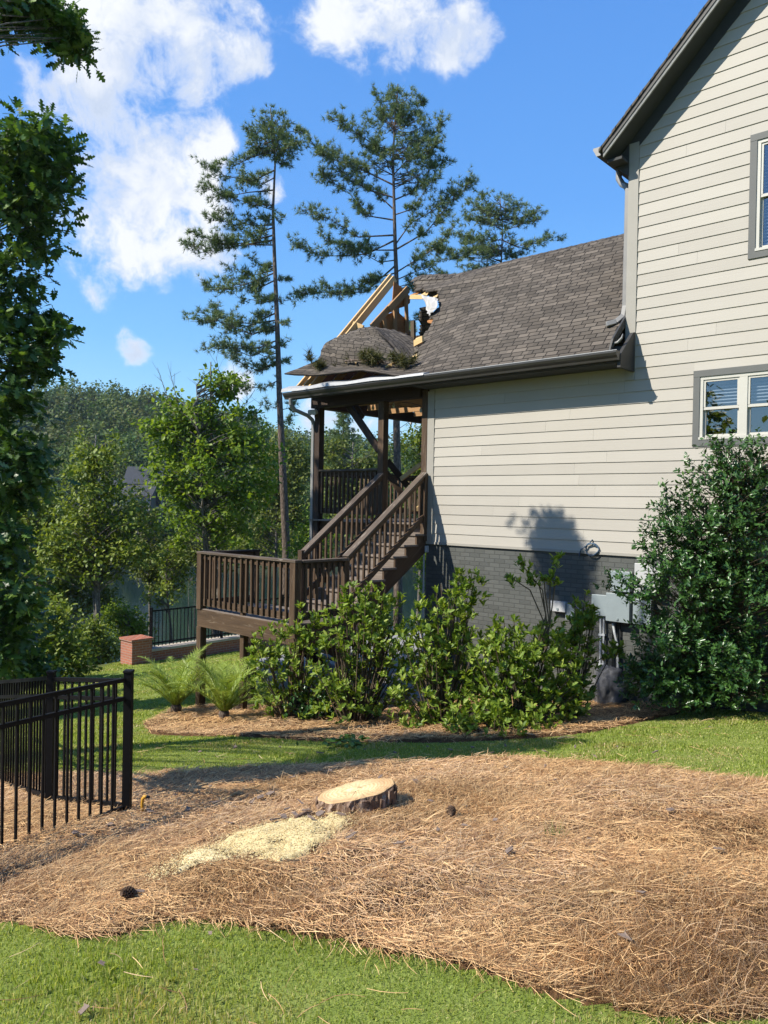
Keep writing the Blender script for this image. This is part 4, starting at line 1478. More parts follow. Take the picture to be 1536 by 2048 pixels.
    railing('stair_railing', th, (-1.27, T0 - .06), (-1.27, .1), .70, -.1, 'wood_dark', off, n=12, low_h=.09, zc2=-.60)


stairs()

# ================================================================== FENCES
def fence_panel(parent, off, p, q, zp, zq, h, spacing, name='fence_panel', two_rails=.165, rail=.026, pk=.016, low=.12, ext=.0):
    """p,q world xy; zp,zq ground heights; rails as one mesh with each picket a child"""
    p = np.array(p); q = np.array(q)
    off = np.array(off)
    L = np.linalg.norm(q - p)
    b = MB(off)
    P = lambda fr, z: np.array([*(p + (q - p) * fr), zp + (zq - zp) * fr + z])
    zs = [h - .015, low]
    if two_rails: zs.append(h - two_rails)
    for z in zs:
        b.beam(P(0, z), P(1, z), rail, rail * 1.25)
    pn = b.build(name, M['fence'], parent)
    n = int(L / spacing)
    bm = MB()
    bm.box(-pk / 2, pk / 2, -pk / 2, pk / 2, .02, h - .02)
    me = bm.mesh('picket'); me.materials.append(M['fence'])
    ang = math.atan2(*(q - p)[::-1])
    for i in range(1, n):
        o = link_mesh('picket', me, None, pn)
        o.location = tuple(P(i / n, 0) - off); o.rotation_euler = (0, 0, ang)
    return pn


def fence_post(parent, off, p, z, h, w):
    b = MB(off)
    b.box(p[0] - w / 2, p[0] + w / 2, p[1] - w / 2, p[1] + w / 2, z - .1, z + h)
    po = b.build('post', M['fence'], parent)
    b = MB(off)
    ww = w / 2 + .006
    b.box(p[0] - ww, p[0] + ww, p[1] - ww, p[1] + ww, z + h - .005, z + h + .016)
    b.build('post_cap', M['fence'], po, bevel=.004)
    return po


def near_fence():
    c = np.array([-2.022, 6.15]); zc = -.98
    th = thing('metal_fence', 'black metal picket fence panel running towards the viewer', 'fence', (c[0], c[1], zc))
    off = (c[0], c[1], zc)
    pr = fence_post(th, off, c, zc, 1.20, .062)
    pr.rotation_euler = (0, 0, 0)
    e = np.array([-2.6, 5.2]); ze = -.955
    d = (e - c)
    e2 = c + d * 2.15; ze2 = zc + (ze - zc) * 2.15
    fence_panel(th, off, c + d * .04, e2, zc, ze2, 1.16, .098)
    fence_post(th, off, e2, ze2, 1.2, .062)
    f1 = np.array([-2.80, 6.52]); z1 = -1.06
    f2 = np.array([-4.2, 8.15]); z2 = -1.50
    th = thing('metal_fence', 'black metal picket fence running away along the lawn, behind the nearest panel', 'fence', (f1[0], f1[1], z1))
    off = (f1[0], f1[1], z1)
    fence_post(th, off, f1, z1, 1.18, .055)
    fence_panel(th, off, c + (f1 - c) * .06, f1, zc, z1, 1.14, .075)
    fence_panel(th, off, f1 + (f2 - f1) * .02, f2, z1, z2, 1.14, .08)
    fence_post(th, off, f2, z2, 1.2, .065)
    f3 = np.array([-5.6, 10.2]); z3 = -1.85
    fence_panel(th, off, f2 + (f3 - f2) * .02, f3, z2, z3, 1.14, .10)
    fence_post(th, off, f3, z3, 1.2, .065)


near_fence()


def far_wall():
    # low retaining wall at the yard's left edge, with brick pier and picket fence on it
    p0 = atd(272, 1335, 21.3); d = -NX[:2]
    zb = p0[2]
    th = thing('brick_pier', 'red brick pier at the corner of the low yard wall', 'pillar', (p0[0], p0[1], zb), THETA)
    b = MB()
    b.box(-.30, .30, -.30, .30, -.9, .78)
    b.build('pier', M['brick_red'], th)
    b = MB()
    b.box(-.335, .335, -.335, .335, .78, .84)
    b.build('cap', M['brick_red'], th)
    a_ = np.array([p0[0], p0[1]]) + d * .35
    L = 9.0
    e = a_ + d * L
    zc0 = atd(300, 1292, 22.0)[2]
    th = thing('retaining_wall', 'low garden wall with a pale stone cap along the lake side', 'wall', (a_[0], a_[1], zb), math.atan2(d[1], d[0]))
    b = MB(); b.box(0, L, -.16, .16, -1.6, zc0 - zb - .05); b.build('wall', M['brick_red'], th)
    b = MB()
    x = 0
    while x < L - .1:
        b.box(x, min(L, x + .58), -.22, .22, zc0 - zb - .049, zc0 - zb + .02); x += .59
    b.build('cap', M['cap'], th)
    th = thing('metal_fence', 'black metal fence standing on the pale capped wall by the lake', 'fence', (a_[0], a_[1], zc0))
    off = (a_[0], a_[1], zc0 + .02)
    z0 = zc0 + .02
    th.location = off
    k = 0
    for u0, u1 in ((.1, 2.5), (2.5, 4.9), (4.9, 7.3)):
        fence_post(th, off, a_ + d * u0, z0, 1.12, .075)
        fence_panel(th, off, a_ + d * u0, a_ + d * u1, z0, z0, 1.05, .12, two_rails=0, pk=.02, rail=.035)
    fence_post(th, off, a_ + d * 7.3, z0, 1.12, .075)


far_wall()

# ================================================================== STUMP AND LITTER
def stump():
    c = gpt(712, 1622)
    th = thing('tree_stump', 'freshly cut pine stump with pale wood face in the straw bed', 'stump', (c[0], c[1], c[2] - .02))
    rr = np.random.default_rng(4)
    n = 72
    ph = rr.uniform(0, 6.3, 8)
    rows = []
    zt = lambda x, y: .175 + .21 * x - .10 * y
    rad = np.zeros(n)
    for i in range(n):
        an = 2 * math.pi * i / n
        rad[i] = .272 + .016 * math.sin(2 * an + 1) + .009 * math.sin(5 * an + ph[0]) + .006 * math.sin(9 * an + ph[1]) + rr.uniform(-.003, .003)
    for k, (h, g) in enumerate(((0, 1.28), (.18, 1.17), (.4, 1.08), (.65, 1.03), (.88, 1.01), (1.0, 1.0))):
        row = []
        for i in range(n):
            an = 2 * math.pi * i / n
            flare = (g - 1) * (1 + .8 * math.sin(3 * an + .6) + .5 * math.sin(7 * an + ph[2]))
            r = rad[i] * (1 + max(flare, -.02)) + (rr.uniform(-.014, .014) if k < 5 else 0)
            x, y = r * math.cos(an), r * math.sin(an)
            tz = zt(rad[i] * math.cos(an), rad[i] * math.sin(an))
            row.append((x, y, -.12 + (tz + .12) * h))
        rows.append(row)
    b = MB()
    for k in range(len(rows) - 1):
        pass
    pts = [p for r in rows for p in r]
    fs = [(k * n + i, k * n + (i + 1) % n, (k + 1) * n + (i + 1) % n, (k + 1) * n + i) for k in range(len(rows) - 1) for i in range(n)]
    b.add(pts, fs)
    b.build('bark', M['stump_bark'], th)
    b = MB()
    rings = [(1.0, 0), (.96, .006), (.75, .004), (.4, .008), (.12, .005)]
    pts = []
    for (g, dz) in rings:
        for i in range(n):
            an = 2 * math.pi * i / n
            x, y = rad[i] * g * math.cos(an), rad[i] * g * math.sin(an)
            pts.append((x, y, zt(x, y) + dz + (rr.uniform(-.003, .003) if 0 < g < .99 else 0)))
    fs = [(k * n + i, k * n + (i + 1) % n, (k + 1) * n + (i + 1) % n, (k + 1) * n + i) for k in range(len(rings) - 1) for i in range(n)]
    fs.append(tuple(range((len(rings) - 1) * n, len(rings) * n)))
    b.add(pts, fs)
    b.build('cut_face', M['cut'], th)
    # ragged bark plates round the rim and foot
    for k in range(17):
        an = rr.uniform(3.0, 6.7)
        r = .292
        b = MB()
        w, h = rr.uniform(.018, .045), rr.uniform(.06, .17)
        x, y = r * math.cos(an), r * math.sin(an)
        tx, ty = -math.sin(an), math.cos(an)
        zt_ = zt(.3 * math.cos(an), .3 * math.sin(an)) - rr.uniform(.0, .05)
        o_ = rr.uniform(.0, .035)
        p = [(x - tx * w, y - ty * w, zt_ - h), (x + tx * w, y + ty * w, zt_ - h * .8), (x + tx * w * .8 + .2 * o_ * x, y + ty * w * .8, zt_ + rr.uniform(-.03, .01)), (x - tx * w * .7, y - ty * w * .7, zt_)]
        ox, oy = math.cos(an), math.sin(an)
        q = [(a_[0] + ox * .012, a_[1] + oy * .012, a_[2] + rr.uniform(-.01, .01)) for a_ in p]
        b.hexa([(*p[0],), (*p[1],), (*q[1],), (*q[0],), (*p[3],), (*p[2],), (*q[2],), (*q[3],)])
        b.build('bark_plate', M['stump_bark'], th)
    return c


STUMP = stump()


def flake_mesh(seed):
    r = np.random.default_rng(seed)
    n = 7
    an = np.sort(r.uniform(0, 6.28, n))
    ra = r.uniform(.55, 1.0, n)
    top = np.stack([ra * np.cos(an), ra * np.sin(an) * .5, r.uniform(.06, .22, n)], -1)
    bot = top - np.array([0, 0, .12])
    b = MB()
    b.add(list(bot) + list(top), [tuple(range(n))[::-1], tuple(range(n, 2 * n))] + [(i, (i + 1) % n, n + (i + 1) % n, n + i) for i in range(n)])
    me = b.mesh('bark_flake'); me.materials.append(M['chip'])
    return me


def litter():
    mes = [flake_mesh(k) for k in range(7)]
    spots = [(612, 1640, .07), (622, 1655, .06), (640, 1648, .09), (655, 1636, .07), (600, 1622, .05), (590, 1648, .06), (700, 1696, .075), (703, 1686, .05), (680, 1648, .06), (735, 1640, .05), (762, 1600, .07), (745, 1607, .06),
             (833, 1583, .09), (772, 1592, .06), (801, 1708, .06), (1018, 1725, .06), (1012, 1550, .06), (930, 1630, .03), (870, 1576, .05), (1110, 1576, .04), (930, 1672, .05), (860, 1620, .04), (520, 1612, .06), (540, 1604, .09),
             (470, 1632, .05), (428, 1622, .06), (458, 1666, .06), (505, 1620, .05), (575, 1636, .05), (375, 1636, .05), (220, 1668, .06), (165, 1690, .08), (150, 1686, .07), (245, 1676, .05), (550, 1660, .07), (566, 1652, .06),
             (760, 1570, .05), (1180, 1700, .04), (690, 1600, .05), (500, 1580, .05), (280, 1808, .05), (1250, 1905, .05), (1436, 1722, .06), (875, 1680, .04), (990, 1660, .04), (300, 1640, .06), (1340, 1640, .05), (1090, 1548, .05),
             (585, 1570, .05), (660, 1556, .05), (845, 1568, .05), (420, 1588, .05), (1230, 1600, .035), (1280, 1812, .04), (350, 1606, .05)]
    rr = np.random.default_rng(8)
    for i, (x, y, r) in enumerate(spots):
        o = link_mesh('bark_flake', mes[i % 7])
        o.location = tuple(gpt(x, y) + np.array([0, 0, .07]))
        o.rotation_euler = (rr.uniform(-.3, .3), rr.uniform(-.3, .3), rr.uniform(0, 6.3))
        o.scale = (r * .95, r * rr.uniform(.6, 1.2), r * rr.uniform(.5, .9))
        tag(o, 'grey brown flake of pine bark lying on the pine straw', 'bark flake', 'bark flakes scattered over the straw bed')
    for (x, y, r, lab) in ((203, 1942, .05, 'dead grey leaf on the near lawn at the left'), (168, 2035, .06, 'brown dead leaf at the very bottom edge of the near lawn'), (392, 1955, .03, 'tiny brown leaf near the middle of the near lawn'), (420, 1880, .03, 'tiny dead leaf by the edge of the straw bed')):
        o = link_mesh('dead_leaf', mes[int(x) % 7]); o.location = tuple(gpt(x, y) + np.array([0, 0, .035])); o.scale = (r * .7, r * .8, r * .4); o.rotation_euler = (.3, .1, x)
        tag(o, lab, 'leaf')
    for i, (x, y) in enumerate([(560, 1500), (640, 1512), (730, 1505), (855, 1500), (900, 1506), (945, 1502), (1010, 1497), (1090, 1510), (1150, 1500), (400, 1510), (470, 1500), (1235, 1500), (1310, 1512), (1190, 1520), (1420, 1460), (985, 1512), (790, 1512), (520, 1522)]):
        o = link_mesh('bark_flake', mes[i % 7]); o.location = tuple(gpt(x, y) + np.array([0, 0, .035])); r = rr.uniform(.025, .06)
        o.scale = (r, r, r * 1.4); o.rotation_euler = (rr.uniform(-.4, .4), rr.uniform(-.4, .4), rr.uniform(0, 6.3))
        tag(o, 'small flake of bark or leaf dropped on the strip of lawn', 'bark flake', 'bits dropped on the lawn strip')
    # pine cones: stacked rings of scales round a core
    def cone_mesh():
        b = MB()
        b.tube([(0, 0, 0), (0, 0, .03), (0, 0, .07), (0, 0, .095)], [.012, .02, .016, .004], 8)
        for k in range(9):
            z = .006 + k * .0105
            r = .036 * math.sin(math.pi * (k + 1.6) / 11.2) + .004
            for j in range(9):
                an = 2 * math.pi * (j + .5 * (k % 2)) / 9
                ca, sa = math.cos(an), math.sin(an)
                q = lambda rr_, w, z_: (rr_ * ca - w * sa, rr_ * sa + w * ca, z_)
                b.hexa([q(.008, -.004, z), q(.008, .004, z), q(.008, .004, z + .004), q(.008, -.004, z + .004), q(r, -.009, z + .008), q(r, .009, z + .008), q(r, .006, z + .015), q(r, -.006, z + .015)])
        me = b.mesh('pine_cone'); me.materials.append(M['cone']); return me
    cm = cone_mesh()
    for (x, y, lab) in ((914, 1650, 'brown pine cone lying in the straw right of the stump'), (288, 1809, 'dark pine cone low on the left of the straw bed')):
        o = link_mesh('pine_cone', cm); o.location = tuple(gpt(x, y) + np.array([-.04, 0, .06])); o.rotation_euler = (1.2, .4, x); o.scale = (.85, .85, .85)
        tag(o, lab, 'pine cone')
    # loose sticks
    for (x0, y0, x1, y1, r, lab, mt) in ((430, 1620, 520, 1582, .012, 'long pale split stick lying left of the stump', 'lumber'), (690, 1541, 745, 1538, .012, 'pale stick lying behind the stump', 'lumber'), (1115, 1486, 1148, 1484, .008, 'pale twig on the lawn strip right of centre', 'lumber'),
                                         (525, 1752, 610, 1738, .007, 'thin pale stick below the sawdust', 'twig'), (1175, 1806, 1280, 1812, .007, 'thin pale stick in the right straw bed', 'lumber'), (590, 1652, 628, 1640, .016, 'bark strip leaning at the foot of the stump', 'stump_bark')):
        b = MB(); p = gpt(x0, y0) + np.array([0, 0, .05]); q = gpt(x1, y1) + np.array([0, 0, .05])
        m_ = (p + q) / 2 + np.array([0, .02, .008])
        b.off = p
        b.tube([p, m_, q], [r, r * 1.1, r * .6], 6, wob=.2)
        o = b.build('stick', M[mt]); o.location = tuple(p)
        tag(o, lab, 'stick')
    # yellow marker by the fence
    c = gpt(284, 1632)
    th = thing('pipe_marker', 'short yellow bent pipe standing beside the black fence post', 'marker', c)
    b = MB(); b.tube([(0, 0, -.05), (0, 0, .10), (.004, 0, .135), (.02, -.004, .155), (.04, -.008, .158)], [.012, .012, .014, .015, .012], 8)
    b.build('pipe', M['yellow'], th, smooth=True)
    b = MB(); b.tube([(.038, -.008, .158), (.062, -.012, .155)], [.014, .012], 8); b.build('cap', M['black_rubber'], th)
    # boulder
    c = gpt(1222, 1408)
    bpy_me = bpy.data.meshes.new('boulder')
    import bmesh
    bm = bmesh.new(); bmesh.ops.create_icosphere(bm, subdivisions=5, radius=1.)
    for v in bm.verts:
        n = mnoise.fractal(v.co * 1.3 + Vector((3, 1, 7)), .9, 2.1, 5) * .22
        f = max(0., v.co.z)
        v.co = Vector((v.co.x * (.31 - .06 * f), v.co.y * .27, v.co.z * .37)) * (1 + n)
        v.co.z += .2
    bm.to_mesh(bpy_me); bm.free()
    for p in bpy_me.polygons: p.use_smooth = True
    o = link_mesh('boulder', bpy_me, M['rock'], None, c); o.rotation_euler = (0, -.1, .7)
    tag(o, 'grey boulder at the foot of the brick wall beside the dark bush', 'rock')


litter()

# ================================================================== VEGETATION
def nrmz(v):
    return v / (np.linalg.norm(v, axis=-1, keepdims=True) + 1e-9)


def tmpl(kind):
    """leaf templates: (along, side, up) points and faces"""
    if kind == 'leaf':
        v = [(0, 0, 0), (.38, .2, .05), (.74, .16, .04), (1, 0, -.04), (.74, -.16, .04), (.38, -.2, .05)]
        return np.array(v), np.array([(0, 3, 2, 1), (0, 5, 4, 3)])
    if kind == 'wide':
        v = [(0, 0, 0), (.35, .33, .06), (.72, .24, .05), (1, 0, -.05), (.72, -.24, .05), (.35, -.33, .06)]
        return np.array(v), np.array([(0, 3, 2, 1), (0, 5, 4, 3)])
    if kind == 'oak':
        h = [(0, 0), (.13, .05), (.24, .20), (.30, .07), (.44, .34), (.52, .09), (.68, .33), (.73, .10), (.88, .17), (1, 0)]
        v = [(x, y, .10 * y) for x, y in h] + [(x, -y, .10 * y) for x, y in h[1:-1]]
        n = len(h)
        up = list(range(n))
        dn = [0] + list(range(n, 2 * n - 2)) + [n - 1]
        return np.array(v), np.array([up[::-1], dn])
    if kind == 'needle':
        return np.array([(0, .5, 0), (0, -.5, 0), (1, 0, 0)]), np.array([(0, 1, 2)])
    if kind == 'clump':
        v = [(-.5, -.35, 0), (.1, -.5, .12), (.55, -.05, -.05), (.2, .5, .1), (-.4, .3, -.08)]
        return np.array(v), np.array([(0, 1, 2, 3, 4)])


def leaves_arr(pos, axis, nrm, size, kind, width=None):
    tv, tf = tmpl(kind)
    axis = nrmz(axis)
    side = nrmz(np.cross(nrm, axis))
    up = np.cross(axis, side)
    size = np.broadcast_to(np.asarray(size, float), (len(pos),))
    w = size if width is None else np.broadcast_to(np.asarray(width, float), (len(pos),))
    v = (pos[:, None, :] + (tv[None, :, 0:1] * size[:, None, None]) * axis[:, None, :]
         + (tv[None, :, 1:2] * w[:, None, None]) * side[:, None, :] + (tv[None, :, 2:3] * w[:, None, None]) * up[:, None, :])
    f = tf[None] + (np.arange(len(pos)) * len(tv))[:, None, None]
    return v.reshape(-1, 3), f.reshape(-1, tf.shape[1])


def rand_dir(r, n):
    v = r.normal(size=(n, 3))
    return nrmz(v)


def px_blob(cx, cy, rx, ry, D, depth=1.0):
    c = atd(cx, cy, D)
    return c, np.array([rx / F_PX * D, rx / F_PX * D * depth, ry / F_PX * D])


def sample_blobs(r, blobs, n, shell=.55):
    w = np.array([(b[1][0] * b[1][1] * b[1][2]) ** .62 for b in blobs]); w /= w.sum()
    idx = r.choice(len(blobs), n, p=w)
    c = np.array([b[0] for b in blobs])[idx]; q = np.array([b[1] for b in blobs])[idx]
    d = rand_dir(r, n) * (r.uniform(0, 1, n) ** shell)[:, None]
    return c + d * q, d


def crown_leaves(name, blobs, ncl, per, rc, size, kind, mat, parent, base, seed, droop=.15, shell=.5, flat=.75, keep=None):
    r = np.random.default_rng(seed)
    cc, d = sample_blobs(r, blobs, ncl, shell)
    if keep is not None:
        k = keep(cc); cc = cc[k]; d = d[k]
    ncl = len(cc)
    sc = r.uniform(.6, 1.35, ncl)
    ci = np.repeat(np.arange(ncl), per)
    o = rand_dir(r, ncl * per) * (r.uniform(0, 1, ncl * per) ** .6)[:, None]
    pos = cc[ci] + o * np.array([1, 1, flat]) * (rc * sc[ci])[:, None]
    ax = nrmz(o * .9 + rand_dir(r, len(pos)) * .8 + np.array([0, 0, -droop]))
    nm = nrmz(rand_dir(r, len(pos)) * .75 + np.array([0, 0, 1.]) + d[ci] * .35)
    v, f = leaves_arr(pos - base, ax, nm, size * r.uniform(.65, 1.25, len(pos)), kind)
    np_mesh(name, v, f, M[mat], parent)
    return cc


def limbs(b, trunk, cc, r, rad, every=1, sides=5, low=.25):
    """thin branches from the trunk polyline (list of points) to cluster centres"""
    tp = np.array(trunk)
    for c in cc[::every]:
        # leave the trunk below the cluster
        zt = tp[:, 2]
        hz = np.clip(c[2] - .45 * np.linalg.norm((c - tp[len(tp) // 2])[:2]) - .1, zt[0] + low * (zt[-1] - zt[0]), zt[-1] - .02)
        i = int(np.clip(np.searchsorted(zt, hz) - 1, 0, len(tp) - 2))
        fr = (hz - zt[i]) / max(1e-6, zt[i + 1] - zt[i])
        s = tp[i] + (tp[i + 1] - tp[i]) * np.clip(fr, 0, 1)
        m = s + (c - s) * .5 + np.array([r.uniform(-.12, .12), r.uniform(-.12, .12), .10]) * np.linalg.norm(c - s) * .5
        b.tube([s, m, c], [rad, rad * .6, rad * .22], sides, cap=False)


def tree(name, label, cat, basepx, D, blobs_px, ncl, per, rc, size, kind, mat, seed, trunk_r=.1, bark='bark_grey', group=None, trunks=1, base=None, every=1, limb=.018, shell=.5, twigs=None, flat=.75, keep=None, top=.82):
    r = np.random.default_rng(seed)
    if base is None:
        p = atd(basepx[0], basepx[1], D)
        base = np.array([p[0], p[1], float(gz(p[0], p[1])) - .05])
    th = thing(name, label, cat, base, 0, group)
    blobs = [px_blob(*q[:4], q[4] if len(q) > 4 else D) for q in blobs_px]
    cc = crown_leaves('crown', blobs, ncl, per, rc, size, kind, mat, th, base, seed + 1, shell=shell, flat=flat, keep=keep)
    b = MB(base)
    zt = max(q[0][2] + q[1][2] * .55 for q in blobs)
    cx = np.mean([q[0] for q in blobs], axis=0)
    n = 8
    trs = []
    for k in range(trunks):
        lean = np.array([r.uniform(-.5, .5), r.uniform(-.5, .5), 0]) * (k > 0) * 1.6
        pts = []
        for i in range(n):
            u = i / (n - 1)
            p = base * (1 - u) + np.array([cx[0], cx[1], base[2] + (zt - base[2]) * (1. if k == 0 else r.uniform(.8, .95))]) * u
            p[:2] += lean[:2] * u + np.array([math.sin(u * 5 + k), math.cos(u * 4 + k)]) * .10 * math.sin(u * 3.1)
            pts.append(p)
        b.tube(pts, [trunk_r * (1.15 - .95 * i / (n - 1)) * (1 if k == 0 else .75) for i in range(n)], 8, wob=.06)
        trs.append(pts)
    for k in range(trunks):
        limbs(b, trs[k], cc[k::trunks], r, limb, every)
    if twigs:
        for (x, y, x2, y2) in twigs:
            p = atd(x, y, D); q = atd(x2, y2, D)
            b.tube([p, (p + q) / 2 + r.uniform(-.08, .08, 3), q], [.018, .011, .004], 4, cap=False)
            for j in range(6):
                u = r.uniform(.3, .95); s = p + (q - p) * u
                b.tube([s, s + np.array([r.uniform(-.35, .35), r.uniform(-.3, .3), r.uniform(.15, .5)])], [.006, .003], 4, cap=False)
    b.build('trunk', M[bark], th, smooth=True)
    return th


# ---- the oak at the left, its overhanging bough at the top left
OAK = np.array([-9.4, 13.0, float(gz(-9.4, 13.0)) - .05])
oak_blobs = [(60, 300, 85, 60), (100, 285, 40, 36), (105, 345, 55, 55), (85, 400, 64, 50), (30, 400, 80, 70), (60, 470, 50, 50), (20, 540, 72, 60), (20, 630, 75, 60), (100, 655, 48, 34), (60, 700, 66, 45),
             (25, 760, 80, 60), (0, 850, 80, 70), (40, 905, 58, 46), (5, 980, 78, 70), (65, 970, 42, 38), (-5, 1080, 75, 70), (20, 1170, 70, 60), (40, 1240, 62, 50), (0, 1300, 85, 50),
             (-110, 350, 100, 120), (-130, 600, 110, 150), (-120, 900, 110, 160), (-110, 1180, 110, 100)]
tree('oak_tree', 'large dark green oak crowding the left edge with lobed leaves', 'tree', None, 13., [(*b, 13.2) for b in oak_blobs], 520, 22, .27, .22, 'oak', 'l_oak', 11, trunk_r=.26, base=OAK, limb=.022, shell=.42, every=3)
p = np.array([-8.4, 8.4, float(gz(-8.4, 8.4)) - .05])
tree('oak_tree', 'oak whose leafy bough hangs into the top left corner', 'tree', None, 10.1, [(70, 20, 75, 42, 9.85), (112, 62, 44, 38, 9.85), (138, 92, 30, 26, 9.85), (158, 104, 16, 15, 9.85), (20, 5, 60, 45, 9.6), (130, 20, 26, 36, 9.85), (5, 62, 16, 18, 9.7), (-90, -60, 100, 80, 8.0), (-190, -120, 120, 100, 7.6),
      (-160, 420, 110, 110, 6.7), (-170, 640, 120, 150, 6.7), (-150, 900, 110, 140, 6.7), (-140, 1130, 100, 90, 6.7), (-300, 500, 130, 200, 7.)], 480, 22, .21, .15, 'oak', 'l_oak', 17, trunk_r=.2, base=p, limb=.014, shell=.45, every=4)

# ---- pines
def pine(label, basepx, D, trunk_px, limbs_px, seed, r0, top_blobs=(), tuft_len=.26, dens=1.0, group=None, inner=.04):
    r = np.random.default_rng(seed)
    tp = [atd(x, y, D) for x, y in trunk_px]
    g = float(gz(tp[-1][0], tp[-1][1])) - .1
    low = tp[-1].copy()
    if low[2] > g:
        low = low + np.array([(tp[-1] - tp[-2])[0] * .3, 0, 0]); low[2] = g
        tp = tp + [low]
    tp = np.array(tp)[::-1]
    base = tp[0].copy()
    th = thing('pine_tree', label, 'tree', base, 0, group)
    b = MB(base)
    H = tp[-1][2] - tp[0][2]
    b.tube(list(tp), [max(.02, r0 * (1 - .92 * ((p[2] - tp[0][2]) / H) ** 1.25)) for p in tp], 9, wob=.05)
    tufts = []; dirs = []
    def trunk_at(py):
        ys = [y for _, y in trunk_px]
        xs = [x for x, _ in trunk_px]
        return atd(np.interp(py, ys, xs), py, D)
    for L in limbs_px:
        y0, tx, ty = L[:3]
        thick = L[3] if len(L) > 3 else 1.0
        s = trunk_at(y0)
        e = atd(tx, ty, D + r.uniform(-1.2, 1.2))
        d = e - s
        ln = np.linalg.norm(d)
        sag = np.array([0, 0, -.10 * ln])
        jit = lambda k: r.uniform(-1, 1, 3) * np.array([.07, .07, .09]) * ln * k
        pts = [s, s + d * .35 + sag * r.uniform(.2, 1.6) + jit(1.), s + d * .7 + sag * r.uniform(.2, 1.3) + jit(.9), e]
        b.tube(pts, [.014 + .007 * ln, .010 + .004 * ln, .010, .004], 5, cap=False)
        def at(u):
            k = min(int(u * 3), 2); f = u * 3 - k
            return pts[k] * (1 - f) + pts[k + 1] * f
        nb = int(max(5, ln * 9.5 * thick * dens))
        for j in range(nb):
            u = r.uniform(inner, 1.0)
            o = at(u)
            hd = nrmz(d)
            dr = nrmz(hd * .75 + rand_dir(r, 1)[0] * np.array([.9, .9, .55]) + np.array([0, 0, .22]))
            bl = r.uniform(.2, .7) * (.55 + .9 * u * (1.25 - u)) * min(1.2, .45 + ln * .22)
            q = o + dr * bl
            b.tube([o, (o + q) / 2 + np.array([0, 0, -.03]), q], [.010, .008, .005], 4, cap=False)
            m = r.integers(3, 7)
            for _ in range(m):
                w = r.uniform(.25, 1.05)
                tufts.append(o + (q - o) * w + rand_dir(r, 1)[0] * .09); dirs.append(nrmz(dr + rand_dir(r, 1)[0] * .6 + np.array([0, 0, .3])))
    for (cx, cy, rx, ry, n) in top_blobs:
        c, q = px_blob(cx, cy, rx, ry, D)
        for _ in range(int(n * dens)):
            dd = rand_dir(r, 1)[0]
            pp = c + dd * q * r.uniform(.25, 1) ** .6
            s = trunk_at(cy + ry * .9)
            for _ in range(4):
                tufts.append(pp + rand_dir(r, 1)[0] * .13); dirs.append(nrmz(dd + rand_dir(r, 1)[0] * .5 + np.array([0, 0, .5])))
            if r.random() < .5:
                t0 = trunk_at(cy + ry * r.uniform(-.2, 1.0))
                b.tube([t0, (t0 + pp) / 2 + np.array([0, 0, -.08]), pp], [.018, .012, .005], 4, cap=False)
    b.build('trunk', M['bark_pine'], th, smooth=True)
    tufts = np.array(tufts); dirs = np.array(dirs)
    per = 15
    pos = np.repeat(tufts, per, 0)
    ax = nrmz(np.repeat(dirs, per, 0) * .75 + rand_dir(r, len(pos)) * .85)
    nm = rand_dir(r, len(pos))
    v, f = leaves_arr(pos - base, ax, nm, tuft_len * .85 * r.uniform(.55, 1.15, len(pos)), 'needle', width=.022)
    np_mesh('crown', v, f, M['l_pine'], th)
    return th


pine('tall slim pine left of the porch with bare lower trunk', None, 30.,
     [(541, 216), (546, 270), (550, 330), (546, 420), (549, 520), (554, 640), (559, 800), (566, 960), (573, 1110)],
     [(268, 605, 268), (290, 598, 285), (320, 580, 330, .8), (250, 500, 258), (300, 430, 322), (340, 412, 330, 1.2), (380, 410, 375, 1.3), (355, 460, 350), (410, 445, 385, 1.2), (420, 490, 400), (300, 500, 300),
      (470, 382, 462, 1.3), (480, 372, 482, 1.3), (455, 420, 440, 1.2), (450, 460, 430, 1.2), (440, 500, 425), (430, 575, 440, .7), (490, 430, 478), (545, 398, 563, 1.2), (560, 440, 555, 1.1), (540, 460, 530, 1.1), (530, 500, 515, 1.1),
      (625, 394, 622, 1.3), (650, 392, 640, 1.2), (640, 430, 618, 1.1), (600, 470, 595), (600, 500, 575), (660, 450, 655), (690, 412, 695, 1.1), (680, 440, 690), (705, 480, 690), (720, 455, 705), (760, 478, 772, 1.2), (730, 500, 745),
      (600, 578, 598, .6), (560, 575, 555, .5), (690, 578, 680, .6), (640, 575, 645, .5), (720, 574, 722, .5), (820, 598, 815, .7), (815, 528, 808, .7), (830, 585, 835, .5)],
     31, .19, [(541, 245, 38, 30, 42), (548, 290, 46, 30, 46), (520, 285, 30, 24, 24), (575, 300, 30, 22, 22)], tuft_len=.25)
